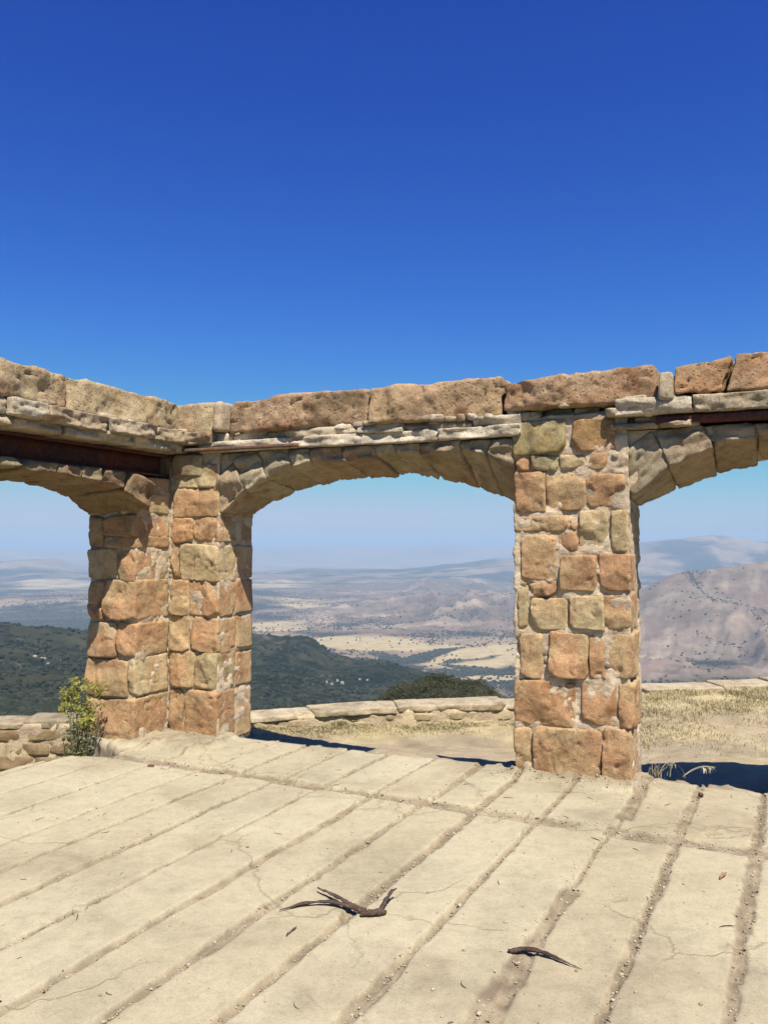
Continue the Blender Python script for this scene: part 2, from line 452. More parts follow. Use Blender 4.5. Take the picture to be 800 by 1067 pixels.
# --- far piers that end the walls outside the frame
def plain_pier(frame, a0, a1):
    mb = MB(); rg = np.random.default_rng(int(a0 * 100)); z = -.05
    while z < 2.4:
        h = min(rg.uniform(.25, .36), 2.46 - z); c = rg.uniform(a0 + .25, a1 - .25)
        for y0, y1 in ((-.01, .25), (.26, .5)):
            for b0, b1 in ((a0, c), (c, a1)):
                stone(mb, frame, jq(rg, b0 + .008, b1 - .008, z + .008, z + h - .008), y0, y1, res=.04)
        z += h
    o = mb.build('pier', M_STONE, ruin)
    mm = MB(); mortar_box(mm, frame, a0 + .02, a1 - .02, .015, .485, -.1, 2.48, .05); mm.build('mortar', M_MORTAR, o)
plain_pier(W_C, 6.3, 7.1)
plain_pier(W_L, 2.92, 3.6)

# --- arches
def arch(frame, s0, s1, front, back, ztop, seed, tints, ring=.27, nvous=10, face_y=0.0):
    rg = np.random.default_rng(seed)
    fs, fz = np.array(front).T; bs, bz = np.array(back).T
    zf = lambda s: np.interp(s, fs, fz); zb = lambda s: np.interp(s, bs, bz)
    mb = MB()
    cuts = np.linspace(s0, s1, nvous + 1); cuts[1:-1] += rg.uniform(-.05, .05, nvous - 1)
    mid = (s0 + s1) / 2
    def lean(s):
        return (s - mid) / (s1 - s0) * 1.15
    def quad_at(a, b, fr, tk):
        def pt(s, k):
            zi = zf(s) * (1 - fr) + zb(s) * fr; t = min(tk, max(.03, ztop - zi)) * k; ln = lean(s)
            if s in (s0, s1): ln *= .55
            return (s + ln * t, min(zi + t, ztop))
        q = np.array([pt(a, 0), pt(b, 0), pt(b, 1), pt(a, 1)])
        q[0, 0] += .002; q[3, 0] += .002; q[1, 0] -= .002; q[2, 0] -= .002
        return q
    for i in range(nvous):
        a, b = cuts[i], cuts[i + 1]; tk = ring * rg.uniform(.9, 1.12); dz = rg.uniform(-.014, .012)
        qa, qb = quad_at(a, b, 0.0, tk), quad_at(a, b, 1.0, ring + .06)
        if qa[3, 1] - qa[0, 1] < .05: qa[2:, 1] = qa[:2, 1][::-1] + .05
        qa[:2] += rg.uniform(-.012, .012, (2, 2)); qa[:2, 1] += dz; qb[:2, 1] += dz; qb[:2] += rg.uniform(-.01, .01, (2, 2))
        t = tints[rg.integers(len(tints))]
        stone(mb, frame, qa, face_y + rg.uniform(-.03, .012), .505, t, tints[rg.integers(len(tints))] * .85, res=.016, rough=.016, chips=8, chipd=.09, edge=.03, facet=.016, quad2=qb)
    # infill of flat rubble between the ring and the ledge
    for y0, y1 in ((face_y + .012, .2), (.22, .49)):
        s = s0 - .02
        while s < s1:
            w = rg.uniform(.14, .34); c = min(max(s + w / 2, s0), s1)
            lo = max(zf(np.clip(s, s0, s1)), zf(np.clip(s + w, s0, s1))) + ring * .93
            lo = max(lo, zf(s0) + .12)
            zz = lo
            while zz < ztop - .035:
                h = min(rg.uniform(.06, .12), ztop - zz)
                stone(mb, frame, jq(rg, s + .005, s + w - .005, zz + .003, zz + h - .003, .008), y0 + rg.uniform(-.015, .015), y1, tints[rg.integers(len(tints))], res=.026, rough=.009)
                zz += h
            s += w
    o = mb.build('arch', M_STONE, ruin)
    # mortar core
    mm = MB(); n = 90; ss = np.linspace(s0 - .03, s1 + .03, n); ys = np.linspace(.03, .47, 14)
    S, Y = np.meshgrid(ss, ys, indexing='ij'); fr = (Y - .03) / .44
    Zl = zf(S) * (1 - fr) + zb(S) * fr + .028; Zu = np.maximum(Zl + .01, np.full_like(Zl, ztop - .01))
    nz = 10; K = np.linspace(0, 1, nz)
    P = frame(S, Y, Zl + .012 * fbm(np.stack([S * 12, Y * 12, S * 0], -1), 3, 4)); idx = np.arange(S.size).reshape(S.shape)
    g = lambda A: np.stack([A[:-1, :-1], A[1:, :-1], A[1:, 1:], A[:-1, 1:]], -1).reshape(-1, 4)
    mm.add(P.reshape(-1, 3), g(idx), MORT * .8)
    for j in (0, -1):
        Zs = Zl[:, j][:, None] * (1 - K) + Zu[:, j][:, None] * K
        S2 = np.repeat(ss[:, None], nz, 1); Y2 = np.full_like(S2, ys[j]) + .01 * fbm(np.stack([S2 * 14, Zs * 14, S2 * 0], -1), 3, 6)
        idx = np.arange(S2.size).reshape(S2.shape)
        mm.add(frame(S2, Y2, Zs).reshape(-1, 3), g(idx), MORT * .85)
    mm.build('mortar', M_MORTAR, o)
    return o

GREY = [np.array((.55, .455, .30)), np.array((.50, .415, .265)), np.array((.58, .47, .30)), np.array((.52, .38, .24))]
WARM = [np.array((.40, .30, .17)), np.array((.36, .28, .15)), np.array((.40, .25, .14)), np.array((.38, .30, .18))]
arch(W_C, .49, 3.0, [(.49,1.86),(.58,1.93),(.7,2.02),(1.0,2.16),(1.15,2.22),(1.4,2.255),(1.77,2.255),(2.03,2.29),(2.56,2.295),(2.8,2.24),(3.0,2.15)],
     [(.49,1.855),(.86,2.05),(1.327,2.143),(1.771,2.177),(2.193,2.132),(2.516,2.061),(2.827,1.949),(3.0,1.84)], 2.365, 21, GREY, .26, 11)
arch(W_C, 3.8, 6.3, [(3.8,1.91),(3.95,2.05),(4.15,2.17),(4.3,2.24),(4.6,2.28),(5.2,2.29),(5.8,2.22),(6.1,2.05),(6.3,1.88)],
     [(3.8,1.87),(4.22,2.067),(4.65,2.152),(5.1,2.18),(5.6,2.13),(6.0,2.0),(6.3,1.85)], 2.375, 22, GREY, .29, 9)
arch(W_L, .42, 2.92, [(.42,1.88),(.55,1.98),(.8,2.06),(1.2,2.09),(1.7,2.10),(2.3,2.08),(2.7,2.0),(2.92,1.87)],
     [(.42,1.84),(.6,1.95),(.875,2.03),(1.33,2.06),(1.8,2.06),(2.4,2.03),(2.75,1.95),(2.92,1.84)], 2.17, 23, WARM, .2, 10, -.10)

# --- steel beam under the left ledge
mb = MB()
def bar(mb, frame, a0, a1, y0, y1, z0, z1, tint, na=40):
    P, q = boxgrid(na, 2, 3); p = P * np.array([a1 - a0, y1 - y0, z1 - z0])
    p[:, 1] += .002 * fbm(p * 7, 3, 2)
    c = mixc(tint, tint * np.array((1.5, 1.05, .8)), np.clip(.4 + fbm(p * 5, 4, 12), 0, 1))
    mb.add(frame(p[:, 0] + (a0 + a1) / 2, p[:, 1] + (y0 + y1) / 2, p[:, 2] + (z0 + z1) / 2), q, c)
RU = np.array((.16, .07, .055))
bar(mb, W_L, -.06, 3.3, .12, .135, 2.195, 2.345, RU)
bar(mb, W_L, -.06, 3.3, .03, .22, 2.174, 2.192, RU); bar(mb, W_L, -.06, 3.3, .03, .22, 2.347, 2.362, RU)
mb.build('steel_beam', M_RUST, ruin)
mb = MB(); bar(mb, W_C, 3.98, 6.9, -.055, .14, 2.392, 2.444, RU * .6); mb.build('steel_beam', M_RUST, ruin)  # right one: dark bar put in for the shaded gap under the ledge
mb = MB(); bar(mb, W_C, .06, 1.28, -.085, .02, 2.372, 2.398, np.array((.16, .11, .08))); mb.build('steel_bar', M_RUST, ruin)
# backing masonry behind the beam and above the right arch's slot
mb = MB(); rg = np.random.default_rng(31)
s = .0
while s < 3.3:
    w = rg.uniform(.25, .5); stone(mb, W_L, jq(rg, s, s + w - .01, 2.18, 2.36), .24, .5, BROWN, TAN, res=.04); s += w
mb.build('rubble_backing', M_STONE, ruin); mb = MB()
s = 3.8
while s < 6.9:
    w = rg.uniform(.25, .5); stone(mb, W_C, jq(rg, s, s + w - .01, 2.37, 2.45), .2, .5, BROWN, TAN, res=.04); s += w
mb.build('rubble_backing', M_STONE, ruin)

# --- ledge course
LED = [np.array((.80, .66, .45)), np.array((.74, .59, .39)), np.array((.64, .49, .31)), np.array((.84, .71, .51))]
def ledge(frame, a0, a1, rows, seed):
    mb = MB(); rg = np.random.default_rng(seed)
    for z0, z1, yo, l0, l1 in rows:
        s = a0
        while s < a1:
            w = min(rg.uniform(l0, l1), a1 - s + .05); t = LED[rg.integers(4)]
            stone(mb, frame, jq(rg, s + .002, s + w - .002, z0 - .004, z1 + .004, .006), yo + rg.uniform(-.03, .03), .5 + rg.uniform(-.03, .05), t, t * .7, res=.0125, r=.006, rough=.009, chips=8, chipd=.035, edge=.028, facet=.004)
            s += w
    return mb
mb = ledge(W_C, .3, 3.02, [(2.366, 2.445, -.06, 1.1, 2.2), (2.447, 2.515, -.015, .25, .7)], 41)
l_ = ledge(W_C, -.05, .42, [(2.43, 2.53, -.09, .3, .6)], 42); mb.v += l_.v; mb.q += [q + mb.n for q in l_.q]; mb.c += l_.c; mb.n += l_.n
l_ = ledge(W_C, 3.02, 3.75, [(2.465, 2.51, .03, .12, .3), (2.505, 2.55, .06, .1, .25)], 43); mb.v += l_.v; mb.q += [q + mb.n for q in l_.q]; mb.c += l_.c; mb.n += l_.n
mb.build('ledge', M_LEDGE, ruin)
mb = ledge(W_C, 3.72, 7.1, [(2.455, 2.565, -.12, .45, .8)], 44)
l_ = ledge(W_C, 3.68, 4.2, [(2.372, 2.405, -.03, .2, .4), (2.40, 2.45, .02, .15, .3)], 45); mb.v += l_.v; mb.q += [q + mb.n for q in l_.q]; mb.c += l_.c; mb.n += l_.n
mb.build('ledge', M_LEDGE, ruin)
mb = ledge(W_L, -.1, 3.6, [(2.37, 2.44, -.19, .4, .8), (2.435, 2.54, -.22, .3, .65)], 46)
mb.build('ledge', M_LEDGE, ruin)
# loose mortar lumps in the beds under the coping
rg = np.random.default_rng(47)
def lump(*ar):
    m_ = MB(); chunk(m_, *ar, rg); m_.build('mortar_lump', M_LEDGE, ruin)
for a in np.concatenate([rg.uniform(.4, 3.1, 20), rg.uniform(3.0, 4.3, 16)]):
    lump(W_C, a, rg.uniform(-.03, .05), rg.uniform(2.5, 2.535) if a < 3 else rg.uniform(2.46, 2.57), rg.uniform(.05, .15), .1, rg.uniform(.025, .06), LED[rg.integers(4)])
lump(W_C, 4.05, .02, 2.63, .095, .3, .2, LED[1] * .9); lump(W_C, 4.04, .02, 2.5, .14, .2, .1, LED[0])
lump(W_C, 3.84, -.02, 2.555, .16, .16, .055, LED[1]); lump(W_C, 3.85, -.01, 2.51, .2, .16, .045, LED[2])
lump(W_C, .535, .02, 2.65, .085, .25, .24, LED[1])
for a in rg.uniform(-.1, 3.0, 16):
    lump(W_L, a, rg.uniform(-.17, -.1), rg.uniform(2.53, 2.56), rg.uniform(.06, .2), .12, rg.uniform(.03, .06), LED[rg.integers(4)])

mb = MB(); mortar_box(mb, W_C, -.4, 7.05, .19, .46, 2.35, 2.6, .05, .012, MORT * .7); mb.build('mortar_bed', M_MORTAR, ruin)
mb = MB(); mortar_box(mb, W_L, .1, 3.55, .22, .46, 2.35, 2.6, .05, .012, MORT * .7); mb.build('mortar_bed', M_MORTAR, ruin)
# --- coping stones
def coping(frame, a0, a1, z0, z1, y0=-.03, t1=ORANGE, t2=TAN, seed=0, dl=0, dr=0, chips=7, tl=0, tr=0):
    mb = MB()
    stone(mb, frame, [(a0, z0), (a1, z0), (a1 + dr, z1 + tr), (a0 + dl, z1 + tl)], y0, .53, t1, t2, res=.0165, r=.018, rough=.024, chips=chips + 6, chipd=.06, seed=seed, facet=.034, low=1.1)
    return mb.build('coping_stone', M_COPING, ruin)
PINK = np.array((.68, .455, .265)); BUFF = np.array((.72, .56, .32))
coping(W_L, .1, 1.33, 2.535, 2.768, -.17, BUFF, TAN, 61, tl=.0, tr=.02)
coping(W_L, 1.36, 2.5, 2.55, 2.785, -.172, BUFF * .93, PINK, 62)
coping(W_L, 2.52, 3.6, 2.535, 2.79, -.15, PINK, TAN, 63)
coping(W_C, -.45, .455, 2.53, 2.79, .02, BUFF, PINK, 64, dr=.06)
coping(W_C, .61, 1.87, 2.515, 2.79, -.05, PINK, BROWN, 65, dl=.03, tl=-.02, tr=.01)
coping(W_C, 1.89, 2.92, 2.51, 2.80, -.05, PINK * .92, TAN, 66, tl=-.01)
coping(W_C, 2.94, 4.0, 2.55, 2.80, -.05, PINK, ORANGE, 67, tl=-.05, tr=.0, dr=-.03)
coping(W_C, 4.09, 4.385, 2.572, 2.80, -.08, ORANGE, TAN, 68, tl=-.03, dr=.07)
coping(W_C, 4.40, 4.95, 2.572, 2.82, -.08, ORANGE, PINK, 69, dl=.08)
coping(W_C, 4.97, 6.05, 2.572, 2.83, -.08, PINK, TAN, 70)
coping(W_C, 6.07, 7.1, 2.572, 2.81, -.08, PINK, TAN, 71)

# ------------------------------------------------------------------ floor
AF = math.radians(26.46)
DV = np.array([math.sin(AF), math.cos(AF)]); EV = np.array([math.cos(AF), -math.sin(AF)])
JOINTS = [-7.3, -6.9, -6.5, -6.12, -5.75, -5.38, -5.02, -4.64, -4.27, -3.86, -3.55, -3.24, -2.88, -2.49, -2.15, -1.79, -1.41, -1.0, -.64, -.254, .12, .5, .88, 1.25, 1.62, 2.0, 2.4, 2.8, 3.2]
JW = {k: .008 + .008 * (1 + math.sin(k * 5.3)) for k in JOINTS}
for j in (-3.55, -3.24, -2.88, -2.49): JW[j] = .018
for j in (-.64, -.254, .12): JW[j] = .028
JW[-1.0] = .042; JW[-1.41] = .03; JW[-1.79] = .026; JW[-4.64] = .008; JW[-4.27] = .012
def axis(lo, hi, lines, coarse, fine, band):
    pts = [lo]; x = lo
    while x < hi:
        dm = min(abs(x - l) for l in lines)
        x += fine if dm < band else min(coarse, max(fine, (dm - band) * .5 + fine)); pts.append(x)
    return np.array(pts)
es = axis(-7.4, 3.3, JOINTS, .05, .009, .055)
ds = axis(-2.0, 6.75, [4.86], .03, .012, .16)
E_, D_ = np.meshgrid(es, ds, indexing='ij')
X = EV[0] * E_ + DV[0] * D_; Y = EV[1] * E_ + DV[1] * D_
groove = np.zeros_like(E_)
slabz = np.zeros_like(E_)
for i, j in enumerate(JOINTS):
    wob = .007 * fbm2(D_ * 2.2, D_ * 0 + j * 9, 4, 50) + .004 * noise2(D_ * 14, E_ * 0 + j * 7, 55)
    second = D_ > 4.86
    jj = j + np.where(second, .02 * math.sin(j * 11), 0)
    w = JW[j] * (1 + .45 * fbm2(D_ * 1.7, D_ * 0 + j * 5, 3, 60)) + .007 * noise2(D_ * 22, E_ * 9, 66) + .006 * noise2(D_ * 47, E_ * 31, 67)
    if j == -1.0: w = np.where((D_ > 3.95) & (D_ < 5.05), .006, w)
    if j == -1.41: w = np.where((D_ > 3.0), w * .55, w)
    if j in (.5, .88): w = np.where(second, w * .3, w)
    w = np.maximum(w, .003); g = 1 - sstep(w * .8, w * 1.1 + .005, np.abs(E_ - jj - wob))
    groove = np.maximum(groove, g)
cw = np.where(E_ < -1.05, .062, .080) * (1 + .35 * fbm2(E_ * 2.3, E_ * 0, 3, 70)) + .012 * noise2(E_ * 15, D_ * 10, 71)
cross = 1 - sstep(cw * .8, cw * 1.2 + .01, np.abs(D_ - 4.86 - .03 * fbm2(E_ * 1.5, E_ * 0 + 4, 3, 72)))
cross = np.where((E_ > -1.17) & (E_ < -1.03), 0, cross)
joints_only = groove.copy(); groove = np.maximum(groove, cross)
deep = .017 + .006 * fbm2(E_ * 3, D_ * 3, 3, 80)
deep = np.where(np.abs(E_ + .25) < 1.0, deep * .7, deep)
cell = np.searchsorted(np.array(JOINTS), E_) + 40 * (D_ > 4.86)
tilt = (_h(cell, cell * 0, cell * 0, 5)) * .006
Zf = tilt + .006 * fbm2(E_ * 1.2, D_ * 1.2, 3, 85) + .0018 * fbm2(E_ * 9, D_ * 9, 3, 86) - groove * deep + groove * .008 * fbm2(E_ * 26, D_ * 26, 3, 87)
# dirt patch drifted over the slabs
pdx, pdy = 0.16, 3.05
dirt = np.clip(1.25 - np.hypot((X - .28) / .62, (Y - 2.98) / .17) + .7 * fbm2(X * 4, Y * 4, 4, 90), 0, 1) * .75
dirt = np.maximum(dirt, np.clip(1.1 - np.hypot((X - .05) / .25, (Y - 3.25) / .2) + .7 * fbm2(X * 5, Y * 5, 4, 91), 0, 1) * .8)
dirt = np.maximum(dirt, np.clip(1.1 - np.hypot((X - 1.1) / .3, (Y - 3.2) / .25) + .8 * fbm2(X * 5, Y * 5, 4, 92), 0, 1) * .7)
dirt = np.maximum(dirt, .6 * np.clip(fbm2(X * 1.6, Y * 1.6, 6, 93) * 1.5 - .3, 0, 1))
rs = (X - CX) * U[0] + (Y - CY) * U[1]; ry = (X - CX) * OUT[0] + (Y - CY) * OUT[1]
pb = np.maximum(np.clip(1.2 - np.hypot(np.maximum(np.abs(rs - 3.4) - .4, 0), np.maximum(np.abs(ry - .25) - .25, 0)) / .16, 0, 1),
                np.clip(1.2 - np.hypot(np.maximum(np.abs(rs - 0) - .5, 0), np.maximum(np.abs(ry - .05) - .45, 0)) / .14, 0, 1))
pb = np.clip(pb + .5 * fbm2(X * 7, Y * 7, 4, 94) * (pb > 0), 0, 1)
rim = sstep(.12, .30, ry + .06 * fbm2(X * 3, Y * 3, 4, 97)) * (rs > -.6)
dirt = np.maximum(np.maximum(dirt, pb), rim * .85)
Zf = Zf + dirt * .005 + .035 * pb * (1 + .6 * fbm2(X * 12, Y * 12, 3, 95)) - .05 * rim * (1 + .5 * fbm2(X * 8, Y * 8, 3, 98))
slabc = mixc((.515, .45, .298), (.475, .402, .258), np.clip(.5 + .5 * _h(cell, cell * 0, cell * 0, 9) + .3 * fbm2(X * 2, Y * 2, 3, 96), 0, 1))
dc = mixc((.375, .30, .195), (.265, .205, .13), np.clip(.5 + fbm2(X * 14, Y * 14, 3, 99), 0, 1))
gr = np.clip(np.maximum(joints_only * .95, cross * (.88 + .4 * fbm2(X * 5, Y * 5, 4, 88))) + dirt * .75, 0, 1)
cf = mixc(slabc, dc, 0) * (1 - gr[..., None]) + dc * gr[..., None]
edge_l = np.interp(ry, [-9, -3, -1.45, -.93, -.80, -.6, -.5], [-.42, -.40, -.365, -.175, .10, .02, -.5])
far = np.interp(rs, [.45, .6, 1.0, 2.6, 2.95, 3.1], [.35, .12, .10, .16, .3, .36])
keep = (ry < far + .05 * fbm2(rs * 2.1, rs * 0, 4, 101) + .015 * noise2(rs * 16, rs * 0, 103)) & (rs > edge_l + .025 * noise2(ry * 7, ry * 0, 102)) & (Y > -2.2)
idx = np.arange(E_.size).reshape(E_.shape)
kq = keep[:-1, :-1] & keep[1:, :-1] & keep[1:, 1:] & keep[:-1, 1:]
quads = np.stack([idx[:-1, :-1], idx[:-1, 1:], idx[1:, 1:], idx[1:, :-1]], -1)[kq]
quads = quads[:, ::-1]
V = np.stack([X, Y, Zf], -1).reshape(-1, 3); cv = cf.reshape(-1, 3)
used = np.unique(quads); mp = -np.ones(len(V), int); mp[used] = np.arange(len(used)); quads = mp[quads]; V = V[used]; cv = cv[used]
e = np.concatenate([quads[:, [0, 1]], quads[:, [1, 2]], quads[:, [2, 3]], quads[:, [3, 0]]])
key = np.sort(e, 1); un, inv, cnt = np.unique(key, axis=0, return_inverse=True, return_counts=True)
be = e[cnt[inv.ravel()] == 1]
bv = np.unique(be); mp2 = np.zeros(len(V), int); lvl = [np.arange(len(V))]
mbf = MB(); NV = len(V)
allv = [V]; allc = [cv]; allq = [quads]; prev = {b: b for b in bv}
prevmap = np.arange(NV); off = NV
for k, dz in enumerate((.06, .14, .3)):
    nv = V[bv].copy(); nv[:, 2] -= dz + .03 * noise2(nv[:, 0] * 9, nv[:, 1] * 9, 110 + k); nv[:, :2] += .02 * np.stack([noise2(nv[:, 0] * 8, nv[:, 1] * 8, 112 + k), noise2(nv[:, 0] * 8, nv[:, 1] * 8, 115 + k)], -1)
    nm = prevmap.copy(); nm[bv] = off + np.arange(len(bv)); off += len(bv)
    allv.append(nv); allc.append(np.broadcast_to(np.array((.36, .29, .2)), nv.shape))
    allq.append(np.stack([prevmap[be[:, 1]], prevmap[be[:, 0]], nm[be[:, 0]], nm[be[:, 1]]], -1)); prevmap = nm
mbf.add(np.concatenate(allv), np.concatenate(allq), np.concatenate(allc))
floor = mbf.build('floor', M_FLOOR); tag(floor, kind='structure')

def floor_z(x, y):
    return 0.004

# ------------------------------------------------------------------ terrace outside the arches
PARA = np.array([(-9, 8.2), (-6.4, 8.55), (-4.05, 8.85), (-2.6, 8.95), (-1.46, 9.15), (-.11, 9.6), (1.36, 9.75), (3.8, 10.05), (6.5, 10.4), (9.5, 10.9)])
def terrace_h(x, y):
    ryy = (x - CX) * OUT[0] + (y - CY) * OUT[1]; rss = (x - CX) * U[0] + (y - CY) * U[1]
    yp = np.interp(x, PARA[:, 0], PARA[:, 1])
    t = np.clip(ryy / 2.9, 0, 1.3)
    h = -.42 - .11 * sstep(.5, 1.05, t)
    right = sstep(1.3, 3.4, x)
    bank = sstep(-1.7, -.1, y - yp)            # soil heaped against the wall on the right
    h = h + right * (bank * .20 + .21) + (1 - right) * .09 * sstep(-.9, -.05, y - yp) * sstep(-2.6, -1.6, x)
    h = h - .38 * sstep(-1.7, -2.9, x)
    mound = sstep(.40, .12, ryy) * (rss > -.6) * np.where(rss > 2.6, .16, .2)
    h = h + mound
    h = h + (.36 + .05 * fbm2(x * 3, y * 3, 4, 127)) * np.exp(-(np.abs(x - .2) / .55) ** 4 - ((ryy - .4) / .32) ** 2)   # low heap of spoil at the slab edge, raised to break the wall's shadow strip
    return h + .03 * fbm2(x * 1.1, y * 1.1, 4, 120) + .012 * fbm2(x * 6, y * 6, 3, 124)
xs = np.linspace(-9, 9.5, 420); vs = np.concatenate([np.linspace(0, .8, 190), np.linspace(.8, 1, 40)[1:]])
Xg, Vg = np.meshgrid(xs, vs, indexing='ij')
ylo = np.interp(Xg, [-9, -3.2, -1.8, 9.5], [-2, 2.5, 5.2, 1.2]); yhi = np.interp(Xg, PARA[:, 0], PARA[:, 1]) + .45
Yg = ylo + (yhi - ylo) * Vg
Zg = terrace_h(Xg, Yg)
dist = np.interp(Xg, PARA[:, 0], PARA[:, 1]) - Yg
gy = np.clip(sstep(.9, .1, dist) * .9 + .55 * fbm2(Xg * 1.3, Yg * 2.2, 4, 130) + .25 * sstep(1.5, 3.5, Xg), 0, 1)
cg = mixc((.43, .345, .22), (.54, .44, .235), gy)
cg = cg * (1 - .25 * np.clip(fbm2(Xg * 2.2, Yg * 2.2, 4, 133), 0, 1))[..., None]
idx = np.arange(Xg.size).reshape(Xg.shape); g4 = lambda A: np.stack([A[:-1, :-1], A[1:, :-1], A[1:, 1:], A[:-1, 1:]], -1).reshape(-1, 4)
mb = MB(); mb.add(np.stack([Xg, Yg, Zg], -1).reshape(-1, 3), g4(idx), cg.reshape(-1, 3))
tag(mb.build('terrace', M_GROUND), kind='structure')

# ------------------------------------------------------------------ low parapet wall
par = empty('parapet_wall', (0, 9.6, -.5))
tag(par, 'long low tan stone wall along the outer edge of the terrace beyond the arches', 'low wall')
seg = np.hypot(*np.diff(PARA, axis=0).T); cum = np.concatenate([[0], np.cumsum(seg)])
def W_P(a, y, z):
    a, y, z = np.broadcast_arrays(np.asarray(a, float), np.asarray(y, float), np.asarray(z, float))
    px_ = np.interp(a, cum, PARA[:, 0]); py_ = np.interp(a, cum, PARA[:, 1])
    ax = np.interp(a + .15, cum, PARA[:, 0]) - np.interp(a - .15, cum, PARA[:, 0]); ay = np.interp(a + .15, cum, PARA[:, 1]) - np.interp(a - .15, cum, PARA[:, 1])
    L = np.hypot(ax, ay) + 1e-9
    return np.stack([px_ - ay / L * y, py_ + ax / L * y, z], -1)
mb = MB(); mt = MB(); mm = MB(); rg = np.random.default_rng(71)
a = .2
PT = [np.array((.60, .48, .28)), np.array((.62, .50, .29)), np.array((.56, .44, .26)), np.array((.52, .38, .23))]
ztopf = lambda x: np.interp(x, [-9, -4, -2, 0, 1.5, 2.2, 3.5, 9], [-.24, -.24, -.26, -.24, -.235, -.21, -.10, -.0])
for course in range(4):
    a = .1
    while a < cum[-1] - .3:
        w = rg.uniform(.22, .55); xm = np.interp(a + w / 2, cum, PARA[:, 0]); zt = ztopf(xm) - .075
        zb = terrace_h(np.array(xm), np.interp(xm, PARA[:, 0], PARA[:, 1]) - .1) - .06
        nc = 2 if xm > -1.9 else 4
        if course < nc:
            h = (zt - zb) / nc; pk = np.array((.62, .57, .52)) if xm < -2.2 else 1.0
            stone(mb, W_P, jq(rg, a + .002, a + w - .002, zb + h * course + .002, zb + h * (course + 1) - .002, .016), -.006 + rg.uniform(-.012, .01), .38, PT[rg.integers(4)] * pk, PT[rg.integers(4)] * pk, res=.028, rough=.010, chips=8, chipd=.08)
        a += w
a = .1
while a < cum[-1] - .3:
    w = rg.uniform(.5, 1.3); xm = np.interp(a + w / 2, cum, PARA[:, 0]); zt = ztopf(xm)
    t = np.array((.62, .51, .33)) * (.8 if xm < -2.2 else 1) * rg.uniform(.88, 1.05)
    stone(mt, W_P, jq(rg, a, a + w, zt - .075, zt + rg.uniform(-.02, .022), .012), -.012 + rg.uniform(-.012, .012), .42, t, t * .85, res=.024, r=.01, rough=.010, edge=.016, chips=4, chipd=.03)
    a += w
for k in range(int(cum[-1] / .5)):
    a0 = .1 + k * .5; xm = np.interp(a0 + .25, cum, PARA[:, 0]); zb = terrace_h(np.array(xm), np.interp(xm, PARA[:, 0], PARA[:, 1])) - .1
    mortar_box(mm, W_P, a0 - .02, a0 + .525, -.004, .36, float(zb), float(ztopf(xm)) - .03, .04, .014, np.array((.64, .52, .32)))
mb.build('rubble_face', M_STONE, par); mt.build('cap_course', M_LEDGE, par); mm.build('mortar', M_MORTAR, par)

# ------------------------------------------------------------------ terrain out to the horizon
def tab(px, pts):
    p = np.array(pts, float); return np.interp(px, p[:, 0], p[:, 1])
def dep(y): return (np.asarray(y) - 567.0) / F
SIL_F = [(-900, 640), (-300, 645), (0, 651), (95, 652), (180, 655), (262, 661), (315, 661), (328, 667), (345, 680), (372, 685), (400, 687), (440, 700), (500, 716), (530, 742), (600, 790), (2000, 800)]
RS_F = [(-900, 1500), (0, 1700), (95, 1800), (262, 2300), (330, 2400), (400, 2200), (500, 1800), (600, 1500)]
RN_F = [(-900, 300), (0, 380), (95, 420), (262, 600), (400, 700), (500, 800), (600, 900)]
TOP_R = [(520, 622), (580, 614), (668, 606), (690, 601), (714, 595), (727, 594), (758, 588), (800, 581), (900, 572), (1300, 556), (2500, 540)]
TOP_M = [(-2000, 575), (-200, 580), (0, 583), (30, 581), (60, 582), (95, 588), (200, 592), (262, 592), (330, 591), (400, 589), (470, 586), (540, 580), (640, 566), (668, 562), (700, 559), (740, 555), (765, 558), (800, 564), (900, 558), (2500, 550)]
def forest_h(px, r):
    ds_ = dep(tab(px, SIL_F)); rs_ = tab(px, RS_F); rn = tab(px, RN_F)
    t = np.clip((r - rn) / (rs_ - rn), 0, 1)
    d = .225 + (ds_ - .225) * t ** .85
    d = np.where(r < rn, .225 + .25 * (rn - r) / rn, d)
    zf = 1.6 - np.minimum(r, rs_) * d
    over = np.maximum(r - rs_, 0)
    return np.where(r > rs_, zf - .12 * np.minimum(over, 150) - .5 * np.maximum(over - 150, 0), zf)
